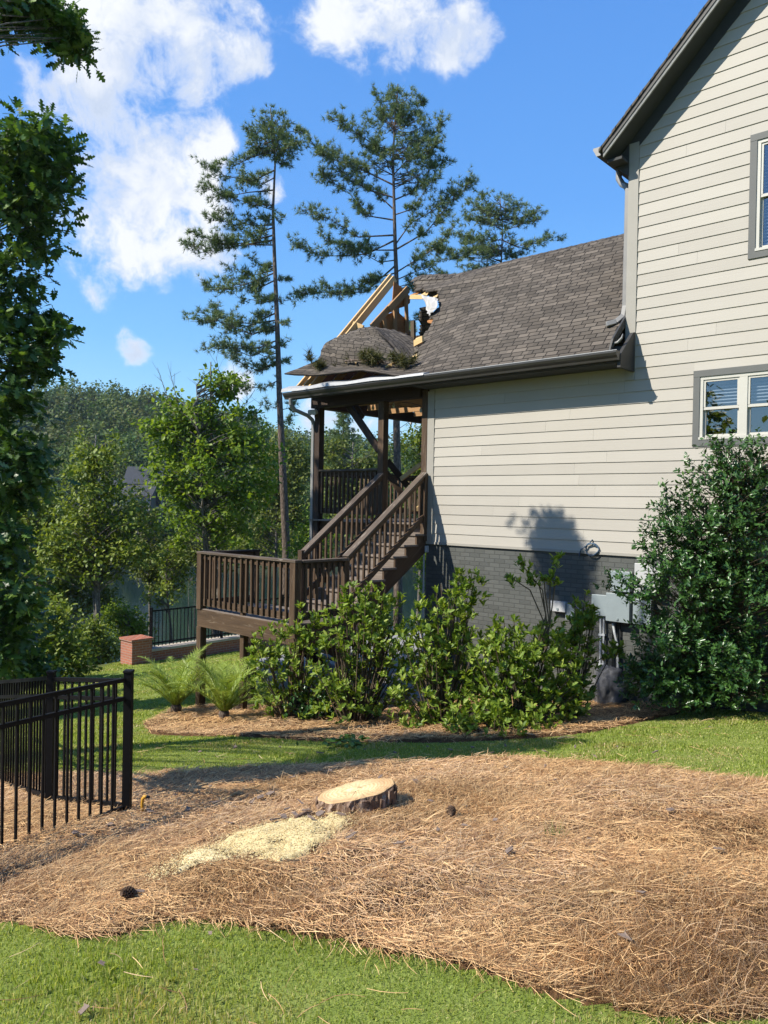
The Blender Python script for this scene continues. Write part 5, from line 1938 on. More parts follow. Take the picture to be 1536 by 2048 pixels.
pine('broad tall pine rising behind the torn porch roof', None, 32.,
     [(796, 168), (790, 240), (786, 320), (788, 400), (790, 480), (793, 560), (795, 700), (793, 850), (796, 1000), (796, 1195)],
     [(250, 748, 186, 1.), (260, 845, 205), (300, 668, 238, 1.1), (330, 700, 262, .8), (300, 880, 240, 1.), (350, 878, 282, 1.1), (370, 624, 286, 1.1), (395, 645, 308, 1.), (420, 700, 330, .8), (440, 640, 352, 1.1), (400, 892, 322, 1.), (430, 880, 350, .8),
      (500, 947, 364, 1.15), (490, 905, 388, 1.), (470, 612, 418, .8), (480, 586, 492, 1.05), (500, 640, 470, .8), (520, 690, 486, .7), (545, 908, 452, 1.), (560, 880, 500, .7), (575, 860, 540, .8),
      (530, 595, 588, 1.15), (545, 650, 570, .9), (560, 730, 560, .6), (575, 845, 575, .6), (640, 842, 640, .6), (650, 830, 655, .5)],
     37, .20, [(796, 198, 38, 30, 36), (770, 240, 44, 30, 30), (820, 245, 44, 30, 30), (800, 300, 58, 30, 36), (840, 350, 46, 30, 26), (745, 325, 44, 28, 22), (860, 300, 28, 24, 14)], tuft_len=.28, dens=1.25, inner=.2)
pine('lower pine with a rounded top peeking over the roof ridge', None, 40.,
     [(1000, 395), (1005, 450), (1003, 520), (1000, 640), (1000, 900)],
     [(430, 940, 400, 1.2), (440, 965, 392, 1.1), (430, 1045, 405, 1.2), (440, 1080, 425, 1.2), (460, 1075, 440, 1.1), (480, 1120, 480, .8), (480, 1090, 478, .9), (460, 930, 430, 1.2), (480, 905, 460, 1.2), (490, 880, 520, 1.1), (500, 890, 500, 1.1), (510, 930, 480, 1.2), (540, 878, 545, 1.2), (550, 900, 555, 1.1),
      (500, 1060, 500, 1.), (540, 930, 530, 1.), (560, 950, 540), (520, 1045, 505), (550, 1035, 530)],
     41, .18, [(990, 410, 46, 26, 36), (960, 430, 50, 30, 40), (1040, 430, 36, 24, 26), (940, 500, 50, 36, 44), (990, 480, 50, 34, 36)], tuft_len=.27)


def conifer(label, px, ptop, pbot, D, halfw, seed):
    r = np.random.default_rng(seed)
    t = atd(px, ptop, D); g = atd(px, pbot, D)
    base = np.array([g[0], g[1], min(g[2], float(gz(g[0], g[1])))])
    th = thing('pine_tree', label, 'tree', base)
    b = MB(base); b.tube([base, (base + t) / 2, t], [.16, .10, .02], 8); 
    tufts = []; dirs = []
    n = 120
    for k in range(n):
        u = (k + r.uniform(0, 1)) / n
        z = g[2] + (t[2] - g[2]) * u
        an = r.uniform(0, 6.28)
        L = halfw / F_PX * D * (1 - u) ** .75 * r.uniform(.55, 1.1) + .12
        s = np.array([t[0], t[1], z]); e = s + np.array([math.cos(an), math.sin(an), .12]) * L
        b.tube([s, e], [.018, .005], 4, cap=False)
        for j in range(int(5 + L * 11)):
            w = r.uniform(.2, 1.05)
            tufts.append(s + (e - s) * w + rand_dir(r, 1)[0] * .14); dirs.append(nrmz((e - s) + rand_dir(r, 1)[0] * .6 * L))
    b.build('trunk', M['bark_pine'], th)
    tufts = np.array(tufts); dirs = nrmz(np.array(dirs)); per = 12
    pos = np.repeat(tufts, per, 0)
    ax = nrmz(np.repeat(dirs, per, 0) * .6 + rand_dir(r, len(pos)) * .8)
    v, f = leaves_arr(pos - base, ax, rand_dir(r, len(pos)), .26 * r.uniform(.6, 1.1, len(pos)), 'needle', width=.035)
    np_mesh('crown', v, f, M['l_pine'], th)


conifer('small dark conifer seen through the porch', 688, 808, 1060, 44., 62, 43)

# ---- broadleaf trees along the lake bank
tree('bright_tree', 'bright yellow green tree with bare twigs above its crown', 'tree', (440, 1180), 27.,
     [(430, 850, 85, 70), (370, 850, 60, 55), (350, 900, 60, 60), (480, 880, 60, 70), (420, 950, 100, 70), (500, 960, 60, 80), (350, 980, 50, 50), (400, 1040, 90, 60), (480, 1050, 70, 60), (530, 890, 35, 60), (430, 780, 42, 40), (350, 800, 26, 30), (462, 770, 26, 30), (430, 735, 14, 20), (310, 860, 30, 24)],
     350, 30, .34, .17, 'wide', 'l_light', 51, trunk_r=.10, trunks=4, limb=.022, twigs=[(350, 830, 315, 735), (360, 820, 335, 725), (430, 800, 405, 735), (440, 790, 432, 712), (470, 800, 470, 745), (480, 830, 510, 780), (500, 850, 530, 800), (420, 800, 385, 760)])
tree('bank_tree', 'mid green tree with pale slim trunk left of the bright tree', 'tree', (192, 1235), 24.,
     [(200, 915, 60, 45), (190, 975, 75, 60), (230, 1040, 85, 60), (150, 1050, 70, 60), (200, 1110, 90, 60), (260, 1100, 60, 50), (120, 1120, 50, 50), (170, 880, 22, 18)], 300, 30, .33, .13, 'wide', 'l_mid', 53, trunk_r=.10, trunks=2)
tree('bank_tree', 'thin olive green tree with leaning pale trunk by the lake', 'tree', (295, 1245), 29.,
     [(300, 1030, 40, 40), (290, 1090, 50, 50), (310, 1140, 55, 40), (265, 1010, 30, 40), (340, 1110, 35, 40)], 130, 24, .32, .13, 'wide', 'l_olive', 55, trunk_r=.085)
tree('bank_tree', 'small sparse tree with white trunk in front of the water', 'tree', (342, 1250), 27.,
     [(335, 1120, 35, 40), (350, 1170, 40, 40), (320, 1190, 30, 30), (300, 1200, 26, 22), (365, 1130, 24, 40)], 70, 20, .28, .12, 'wide', 'l_mid', 57, trunk_r=.055)
tree('bank_tree', 'shady tree with dark leaves behind the lower oak boughs', 'tree', (85, 1240), 26.,
     [(60, 1000, 50, 60), (100, 1060, 50, 60), (60, 1110, 70, 60), (120, 1130, 46, 46), (20, 1060, 60, 80), (90, 1190, 50, 50)], 170, 24, .38, .16, 'wide', 'l_mid', 59, trunk_r=.09, trunks=2)
tree('bank_tree', 'olive tree behind the slim pine trunk and the landing', 'tree', (540, 1160), 36.,
     [(530, 960, 40, 60), (560, 1000, 50, 70), (520, 1060, 60, 50), (590, 1020, 40, 60), (600, 940, 40, 50), (570, 900, 36, 40)], 220, 24, .42, .17, 'wide', 'l_olive', 61, trunk_r=.11)
tree('bank_tree', 'light green sapling between the pine and the porch post', 'tree', (612, 1150), 27.,
     [(605, 1070, 26, 26), (620, 1040, 20, 24), (590, 1100, 22, 18), (640, 1080, 26, 26), (650, 1110, 30, 20)], 60, 22, .26, .12, 'wide', 'l_light', 63, trunk_r=.045)
tree('bank_tree', 'leafy tree seen under the porch beam beside the siding', 'tree', (835, 1110), 34.,
     [(830, 890, 34, 40), (845, 940, 36, 44), (815, 960, 24, 40), (850, 880, 24, 30), (840, 1010, 30, 40), (880, 930, 50, 60)], 150, 22, .42, .17, 'wide', 'l_mid', 65, trunk_r=.09)
tree('bank_tree', 'grey green tree seen through the porch railing', 'tree', (700, 1130), 40.,
     [(670, 960, 40, 50), (720, 970, 40, 50), (750, 1000, 40, 40), (690, 1010, 50, 40), (660, 900, 30, 30), (740, 920, 34, 34)], 190, 22, .48, .19, 'wide', 'l_olive', 67, trunk_r=.12)
tree('bank_tree', 'bushy tree over the water beside the house corner', 'tree', (850, 1175), 30.,
     [(845, 1120, 22, 24), (852, 1150, 24, 26), (835, 1090, 16, 20)], 50, 22, .26, .13, 'wide', 'l_light', 69, trunk_r=.05)
# undergrowth shrubs along the bank
for i, (x, y, D, bl, n, sz, mt, lab) in enumerate([
    (180, 1335, 22.5, [(180, 1290, 45, 40), (150, 1310, 46, 30), (215, 1300, 26, 30), (185, 1255, 30, 26)], 170, .10, 'l_mid', 'leafy bright thicket beside the red brick pier'),
    (110, 1345, 18., [(110, 1290, 60, 50), (60, 1310, 60, 50), (140, 1320, 50, 34), (100, 1230, 50, 34)], 190, .11, 'l_mid', 'dark green thicket behind the black fence'),
    (30, 1360, 15., [(30, 1310, 70, 50), (-30, 1270, 70, 90), (60, 1340, 60, 30)], 170, .11, 'l_oak', 'deep shaded bush at the far left behind the fence'),
    (250, 1290, 25., [(255, 1245, 34, 32), (230, 1230, 34, 30), (275, 1265, 22, 22)], 90, .11, 'l_light', 'yellow green bush above the red brick pier'),
    (150, 1220, 27., [(150, 1180, 60, 50), (100, 1170, 50, 50), (200, 1200, 40, 40)], 120, .13, 'l_olive', 'olive scrub under the pale trunked tree'),
    (395, 1180, 34., [(390, 1100, 40, 34), (440, 1110, 50, 34), (360, 1090, 30, 30)], 110, .16, 'l_olive', 'scrub on the lake bank behind the landing rail'),
    (470, 1150, 40., [(470, 1080, 60, 40), (530, 1090, 50, 40), (590, 1090, 40, 36)], 140, .17, 'l_mid', 'bushes on the bank right of the bright tree'),
    (600, 1130, 48., [(620, 1060, 50, 40), (680, 1060, 50, 40), (560, 1070, 50, 40)], 120, .2, 'l_light', 'pale green bushes across the water behind the porch')]):
    tree('thicket', lab, 'bush', (x, y), D, bl, n, 26, .016 * D + .02, sz, 'wide', mt, 80 + i, trunk_r=.03, trunks=3, limb=.01, every=2)


# ---- shrubs in front of the house
def whorl_shrub(label, basepx, blobs_px, n, seed, size=.098, D=None, mat='l_shrub', stems=(), name='shrub', per=8, group=None, rc=.055, spread=.9, kind='leaf'):
    r = np.random.default_rng(seed)
    base = gpt(*basepx)
    D = D or base[1]
    th = thing(name, label, 'shrub', base - np.array([0, 0, .02]), 0, group)
    blobs = [px_blob(*q, D, .8) for q in blobs_px]
    cc, d = sample_blobs(r, blobs, int(n * 1.0), .34)
    ok = cc[:, 2] > gz(cc[:, 0], cc[:, 1]) + .03
    cc, d = cc[ok], d[ok]
    # none behind the brick
    tt = (cc[:, 0] - CO[0]) * NX[0] + (cc[:, 1] - CO[1]) * NX[1]
    ss = (cc[:, 0] - CO[0]) * AX[0] + (cc[:, 1] - CO[1]) * AX[1]
    ok = (tt > .12) | (ss < -.3)
    cc, d = cc[ok], d[ok]
    b = MB(base - np.array([0, 0, .02]))
    ex = []; exd = []
    for st in stems:
        pts = [base + np.array([r.uniform(-.15, .15), r.uniform(-.1, .1), 0])] + [atd(x, y, D) for x, y in st]
        b.tube(pts, list(np.linspace(.013, .006, len(pts))), 5, cap=False)
        for k in range(6):
            p = pts[-1] - (pts[-1] - pts[-2]) * r.uniform(0, .6) + rand_dir(r, 1)[0] * .07
            ex.append(p); exd.append(nrmz(pts[-1] - pts[-2] + rand_dir(r, 1)[0] * .4))
    for c in cc[::6]:
        s = base + np.array([(c[0] - base[0]) * .25, (c[1] - base[1]) * .25, 0]) + r.uniform(-.05, .05, 3) * np.array([1, 1, 0])
        s[2] = float(gz(s[0], s[1])) - .03
        m = s * .45 + c * .55 + np.array([0, 0, .05])
        b.tube([s, m, c], [.011, .008, .004], 4, cap=False)
    b.build('stems', M['twig'], th)
    if ex:
        cc = np.vstack([cc, ex]); d = np.vstack([d, exd])
    dr = nrmz(d * .55 + np.array([0, 0, .8]) + rand_dir(r, len(cc)) * .45)
    ci = np.repeat(np.arange(len(cc)), per)
    rad = rand_dir(r, len(ci))
    rad = nrmz(rad - dr[ci] * np.sum(rad * dr[ci], 1, keepdims=True))
    el = r.uniform(.3, 1.5, len(ci))
    ax = nrmz(dr[ci] * el[:, None] + rad * spread)
    pos = cc[ci] + dr[ci] * (r.uniform(-.7, .5, len(ci)) * rc)[:, None]
    nm = nrmz(dr[ci] - rad * .3 + rand_dir(r, len(ci)) * .35)
    v, f = leaves_arr(pos - base, ax, nm, size * r.uniform(.6, 1.15, len(ci)), kind)
    np_mesh('leaves', v, f, M[mat], th)
    return th


whorl_shrub('loose open shrub in front of the landing, leftmost of the row', (590, 1440), [(560, 1290, 62, 50), (540, 1350, 56, 60), (620, 1260, 36, 40), (610, 1340, 66, 60), (580, 1405, 76, 36), (520, 1300, 26, 28), (650, 1390, 50, 50)], 330, 101, stems=[((585, 1350), (600, 1205)), ((560, 1350), (530, 1290)), ((610, 1340), (630, 1235))])
whorl_shrub('dense shrub below the stair foot with raised leafy tips', (710, 1448), [(700, 1250, 66, 60), (740, 1215, 56, 44), (770, 1280, 70, 60), (680, 1330, 66, 70), (750, 1370, 86, 60), (700, 1190, 24, 24), (785, 1200, 22, 26), (700, 1410, 80, 30), (800, 1330, 60, 70)], 520, 103, stems=[((700, 1300), (700, 1178)), ((750, 1280), (772, 1170)), ((720, 1290), (742, 1172))])
whorl_shrub('tall shrub by the left end of the dark brick', (880, 1450), [(890, 1230, 66, 60), (940, 1190, 34, 46), (850, 1290, 70, 60), (930, 1300, 70, 60), (870, 1370, 90, 60), (840, 1430, 70, 24), (925, 1160, 22, 26), (960, 1370, 50, 60)], 520, 105, stems=[((900, 1280), (920, 1150)), ((930, 1260), (950, 1150)), ((890, 1290), (882, 1168))])
whorl_shrub('tallest shrub with a long bare stem topped by leaf tufts', (1040, 1452), [(1050, 1290, 86, 56), (1000, 1330, 80, 66), (1100, 1330, 76, 70), (1040, 1390, 96, 60), (960, 1420, 76, 40), (1110, 1400, 66, 44), (990, 1270, 40, 36)], 620, 107,
            stems=[((1098, 1280), (1085, 1180), (1040, 1125)), ((1092, 1230), (1078, 1170), (1055, 1150)), ((1100, 1250), (1100, 1150), (1115, 1112)), ((1098, 1240), (1090, 1185), (1088, 1150)), ((1098, 1260), (1110, 1170), (1105, 1155)), ((1095, 1260), (1060, 1180), (1010, 1148))])
whorl_shrub('shrub in front of the utility boxes, right end of the row', (1140, 1438), [(1160, 1260, 34, 44), (1172, 1230, 20, 24), (1150, 1320, 46, 60), (1140, 1390, 52, 46), (1110, 1270, 34, 34), (1230, 1300, 22, 14)], 240, 109, stems=[((1160, 1290), (1170, 1190)), ((1150, 1290), (1150, 1200)), ((1180, 1330), (1240, 1295))])
whorl_shrub('low sprawling shoots at the front edge of the straw strip', (1000, 1466), [(1000, 1440, 90, 22), (920, 1446, 40, 18), (1080, 1440, 40, 20)], 110, 111, size=.09)
whorl_shrub('low grey green shrub with narrow leaves under the landing corner', (640, 1440), [(640, 1395, 60, 34), (600, 1415, 50, 22), (690, 1410, 50, 24)], 200, 113, size=.06, mat='l_holly', kind='leaf', per=9)


def holly():
    r = np.random.default_rng(121)
    base = gpt(1420, 1418)
    base = base + np.array([.1, .5, 0])
    D = 9.9
    th = thing('evergreen_bush', 'big dark glossy evergreen bush at the right in front of the window', 'bush', base)
    bl = [(1480, 930, 50, 60), (1470, 1000, 85, 80), (1530, 960, 60, 70), (1420, 1060, 90, 80), (1530, 1080, 120, 110), (1370, 1090, 60, 50), (1380, 1150, 90, 70), (1330, 1130, 50, 40), (1450, 1190, 130, 90), (1340, 1280, 70, 60), (1400, 1310, 110, 80), (1330, 1350, 70, 50),
          (1500, 1340, 120, 80), (1240, 1165, 36, 26), (1280, 1180, 40, 30), (1600, 1000, 110, 130), (1620, 1200, 130, 150), (1600, 1350, 110, 70), (1440, 890, 20, 24), (1380, 1390, 90, 24), (1340, 1010, 36, 36), (1300, 1330, 40, 44), (1400, 965, 46, 46), (1355, 1045, 50, 46), (1305, 1085, 38, 40), (1300, 1260, 40, 50), (1290, 1385, 50, 26), (1440, 920, 40, 40), (1265, 1335, 26, 26), (1540, 900, 50, 50)]
    blobs = [px_blob(*q, D, .9) for q in bl]
    n = 2700
    cc, d = sample_blobs(r, blobs, n, .36)
    ok = (cc[:, 2] > gz(cc[:, 0], cc[:, 1]) + .02)
    tt = (cc[:, 0] - CO[0]) * NX[0] + (cc[:, 1] - CO[1]) * NX[1]
    ok &= tt > .12
    cc, d = cc[ok], d[ok]
    per = 13
    ci = np.repeat(np.arange(len(cc)), per)
    out = nrmz(d * .8 + np.array([-.1, -.15, .55]) + rand_dir(r, len(cc)) * .5)
    u = r.uniform(-1, 1, len(ci))
    pos = cc[ci] + out[ci] * (u * .10)[:, None] + rand_dir(r, len(ci)) * .018
    rad = rand_dir(r, len(ci)); rad = nrmz(rad - out[ci] * np.sum(rad * out[ci], 1, keepdims=True))
    ax = nrmz(out[ci] * .7 + rad)
    nm = nrmz(out[ci] * .7 - rad * .35 + rand_dir(r, len(ci)) * .4)
    v, f = leaves_arr(pos - base, ax, nm, .068 * r.uniform(.6, 1.2, len(ci)), 'leaf')
    np_mesh('leaves', v, f, M['l_holly'], th)
    b = MB(base)
    top = atd(1480, 960, D)
    trs = []
    for k in range(5):
        s = base + np.array([r.uniform(-.25, .25), r.uniform(-.15, .15), -.05])
        pts = [s + (top - s) * u_ + np.array([r.uniform(-.1, .1) + (k - 2) * .2 * math.sin(u_ * 3), r.uniform(-.1, .1), 0]) for u_ in (0, .25, .5, .75, .95)]
        b.tube(pts, [.03, .026, .02, .014, .008], 6); trs.append(pts)
    for k in range(5): limbs(b, trs[k], cc[k::5], r, .009, 2, 4, .05)
    b.build('stems', M['twig'], th)


holly()


def palm(label, px, D, seed, n=26, L=.95):
    r = np.random.default_rng(seed)
    base = gpt(*px)
    L = L * 1.22
    th = thing('palm', label, 'palm', base, 0, 'feathery palms beside the landing post')
    b = MB(base)
    b.tube([base - (0, 0, .05), base + (0, 0, .12), base + (0, 0, .2)], [.075, .085, .04], 8, wob=.15)
    b.build('stem', M['bark_pine'], th)
    P = []; A = []; N = []; S = []
    fr = MB(base)
    for k in range(n):
        an = 2 * math.pi * k / n * 2.4 + r.uniform(-.2, .2)
        el = r.uniform(.6, 1.5)
        ln = L * r.uniform(.75, 1.1)
        h = np.array([math.cos(an), math.sin(an), 0])
        pts = []
        for i in range(9):
            u = i / 8
            e2 = el - 1.1 * u * u
            if i == 0: p = base + np.array([0, 0, .15]) + h * .04
            else: p = pts[-1] + (h * math.cos(e2) + np.array([0, 0, math.sin(e2)])) * ln / 8
            pts.append(p)
        fr.tube(pts, list(np.linspace(.008, .002, 9)), 4, cap=False)
        sd = np.array([-h[1], h[0], 0])
        for i in range(1, 9):
            d = nrmz(pts[i] - pts[i - 1])
            for j in range(5):
                p = pts[i - 1] + (pts[i] - pts[i - 1]) * (j / 5)
                u = (i + j / 5) / 9
                for sg in (-1, 1):
                    a_ = nrmz(d * .75 + sd * sg * .8 + np.array([0, 0, r.uniform(-.1, .3)]) + r.normal(size=3) * .08)
                    P.append(p); A.append(a_); N.append(nrmz(np.array([0, 0, 1.]) - h * .3 + r.normal(size=3) * .3)); S.append(.24 * math.sin(math.pi * (.12 + .85 * u)) * r.uniform(.8, 1.1))
    fr.build('frond_stalks', M['l_palm'], th)
    v, f = leaves_arr(np.array(P) - base, np.array(A), np.array(N), np.array(S), 'needle', width=.014)
    np_mesh('fronds', v, f, M['l_palm'], th)


palm('feathery young palm left of the landing post', (352, 1428), None, 131, 30, .98)
palm('feathery young palm right of the landing post', (448, 1442), None, 133, 26, .92)


# ---- pine boughs torn down onto the roof
def bough(label, t, pxs, seed, n):
    r = np.random.default_rng(seed)
    pts = [W(*wall(x, y, t)) for x, y in pxs]
    base = pts[0]
    th = thing('pine_bough', label, 'branch', base)
    b = MB(base)
    b.tube(pts, list(np.linspace(.022, .008, len(pts))), 6)
    P = []
    for k in range(n // 9):
        i = r.integers(0, len(pts) - 1); p = pts[i] + (pts[i + 1] - pts[i]) * r.random()
        d = rand_dir(r, 1)[0] * np.array([1, 1, .25]) + np.array([0, 0, .35])
        ln = r.uniform(.12, .5)
        q = p + nrmz(d) * ln
        b.tube([p, (p + q) / 2 + np.array([0, 0, .03]), q], [.011, .008, .004], 4)
        for j in range(9):
            P.append(p + (q - p) * r.uniform(.3, 1.05) + rand_dir(r, 1)[0] * .04)
    b.build('stem', M['bark_pine'], th)
    pos = np.repeat(np.array(P), 16, 0)
    ax = nrmz(rand_dir(r, len(pos)) + np.array([0, 0, .2]))
    v, f = leaves_arr(pos - base, ax, rand_dir(r, len(pos)), .20 * r.uniform(.5, 1.1, len(pos)), 'needle', width=.016)
    np_mesh('needles', v, f, M['l_dead'], th)


bough('large browning pine bough lying in the sunken roof', .30, [(690, 722), (715, 720), (745, 722), (775, 727), (810, 733)], 141, 120)
bough('small clump of pine needles on the left tip of the torn roof', .42, [(625, 735), (645, 738), (670, 741)], 143, 45)
b = MB(); p = W(*wall(772, 734, .32)); q = W(*wall(795, 722, .30)); b.off = p
b.tube([p, q], [.022, .016], 6)
o = b.build('broken_branch', M['lumber']); o.location = tuple(p)
tag(o, 'pale broken branch stub beside the pine bough on the roof', 'branch')


# ---- far shore: wood on the hills, and houses among it
def forest():
    r = np.random.default_rng(151)
    V = []; Fc = []; C = []
    n0 = 0
    n = 1500
    u = r.uniform(0, 1, n) ** .75
    D = 101 + 165 * u
    az = r.uniform(-420, 1180, n)
    for k in range(n):
        d = D[k]
        x = (az[k] - 768) / F_PX * d / math.hypot(1, (az[k] - 768) / F_PX); y = d / math.hypot(1, (az[k] - 768) / F_PX)
        g = float(gz(x, y))
        if g < -5.5: continue
        con = r.random() < .35
        H = r.uniform(9, 14) if d > 125 else r.uniform(6, 11)
        if d < 121 and 150 < az[k] < 335: H = r.uniform(3.5, 5)
        R_ = H * (r.uniform(.19, .25) if con else r.uniform(.28, .4))
        m = 430 if d < 150 else 300
        dd = rand_dir(r, m) * (r.uniform(.3, 1, m) ** .5)[:, None]
        # lumpy crown: sub-clusters
        sub = rand_dir(r, 9) * np.array([.72, .72, .7])
        j = r.integers(0, 9, m)
        pos = (sub[j] + dd * .48)
        if con:
            zz = (pos[:, 2] + 1.1) / 2.2
            pos[:, :2] *= (1.25 - zz)[:, None]
        P = np.array([x, y, g + H * .58]) + pos * np.array([R_, R_, H * .48])
        s = (.42 if d < 150 else .58) * r.uniform(.6, 1.3, m)
        v, f = leaves_arr(P, rand_dir(r, m) + 0, nrmz(rand_dir(r, m) * .6 + dd * .6 + np.array([0, -.3, .8])), s, 'clump')
        V.append(v); Fc.append(f + n0); n0 += len(v)
        t = np.array([.62, .78, .72]) if con else np.array([r.uniform(.8, 1.25), r.uniform(.9, 1.15), r.uniform(.6, 1.0)])
        t = t * r.uniform(.75, 1.12)
        C.append(np.repeat(t[None], len(v), 0))
    o = np_mesh('forest', np.vstack(V), np.vstack(Fc), M['l_forest'], col=np.vstack(C))
    tag(o, 'dense green wood covering the far shore and the hills', 'forest', kind='stuff')


forest()


def far_house(label, px, py, D, w, d, h, roof_h, rot, col):
    c = atd(px, py, D)
    base = np.array([c[0], c[1], c[2] - h])
    th = thing('far_house', label, 'house', base, rot)
    b = MB(); b.box(-w / 2, w / 2, -d / 2, d / 2, -2.5, h); b.prism([(-w / 2, -d / 2, h), (-w / 2, d / 2, h), (-w / 2, 0, h + roof_h)], (w, 0, 0)); b.build('wall', M[col], th)
    b = MB()
    for sg in (-1, 1):
        b.prism([(-w / 2 - .4, sg * (d / 2 + .4), h - .3), (-w / 2 - .4, 0, h + roof_h + .05), (-w / 2 - .4, 0, h + roof_h + .25), (-w / 2 - .4, sg * (d / 2 + .4), h - .1)], (w + .8, 0, 0))
    b.build('roof', M['far_roof'], th)
    for k in range(4):
        x = -w / 2 + w * (k + .5) / 4
        b = MB(); b.box(x - .45, x + .45, -d / 2 - .06, -d / 2 + .02, h * .45, h * .85)
        f = b.build('window', M['white_frame'], th)
        b = MB(); b.box(x - .36, x + .36, -d / 2 - .075, -d / 2 - .062, h * .48, h * .82); b.build('pane', M['room'], f)


M['far_roof'] = m_plain('slate grey roof', (.045, .048, .052), .8, .3, var=.12)
far_house('grey roofed house across the lake between the trees', 297, 968, 119., 5.5, 8, 6.5, 2.4, .15, 'trim_light')
far_house('white house almost hidden by the trees across the lake', 178, 982, 119., 4, 6, 5.5, 1.8, -.2, 'white_paint')
far_house('dark roofed long house lower on the far shore', 268, 990, 116., 7, 7, 5., 2.2, .0, 'trim_light')


# ---- unseen trees added behind the viewer to cut sky light; mirrored in the panes
def back_trees():
    r = np.random.default_rng(161)
    for k, (x, y, R_, H) in enumerate([(-27, -16, 5, 11), (-16, -26, 6, 13), (-4, -24, 6, 14), (6, -20, 5, 12), (16, -18, 6, 14), (26, -8, 6, 14), (-30, -4, 5, 10)]):
        g = float(gz(x, y)) if abs(x) < 100 else 0
        base = np.array([x, y, g])
        th = thing('shade_tree', 'leafy tree added behind the viewer, mirrored in the house windows', 'tree', base, 0, 'trees added behind the viewer')
        bl = [(base + np.array([0, 0, H * .55]), np.array([R_, R_, H * .42])), (base + np.array([R_ * .5, 0, H * .35]), np.array([R_ * .7, R_ * .7, H * .3]))]
        crown_leaves('crown', bl, 170, 22, 1.0, .55, 'wide', 'l_mid', th, base, 170 + k)
        b = MB(base); b.tube([base, base + (0, 0, H * .8)], [.25, .08], 8); b.build('trunk', M['bark_grey'], th)


back_trees()


# ================================================================== GROUND COVER
def rnd_in_tri_grid(r, n, x0, x1, y0, y1):
    return r.uniform(x0, x1, n), r.uniform(y0, y1, n)


def in_view(x, y, z, m=60):
    """keep what could be seen from about here"""
    px = 768 + F_PX * x / np.maximum(y, .1)
    return (px > -m - 640) & (px < 1536 + m + 440)


DUST = wobble(poly_px([(640, 1652), (600, 1648), (560, 1655), (520, 1668), (470, 1682), (420, 1705), (360, 1735), (300, 1765), (330, 1770), (400, 1748), (460, 1735), (520, 1728), (560, 1738), (600, 1730), (640, 1712), (680, 1690), (700, 1660), (690, 1640), (665, 1640)]), .06, .06)


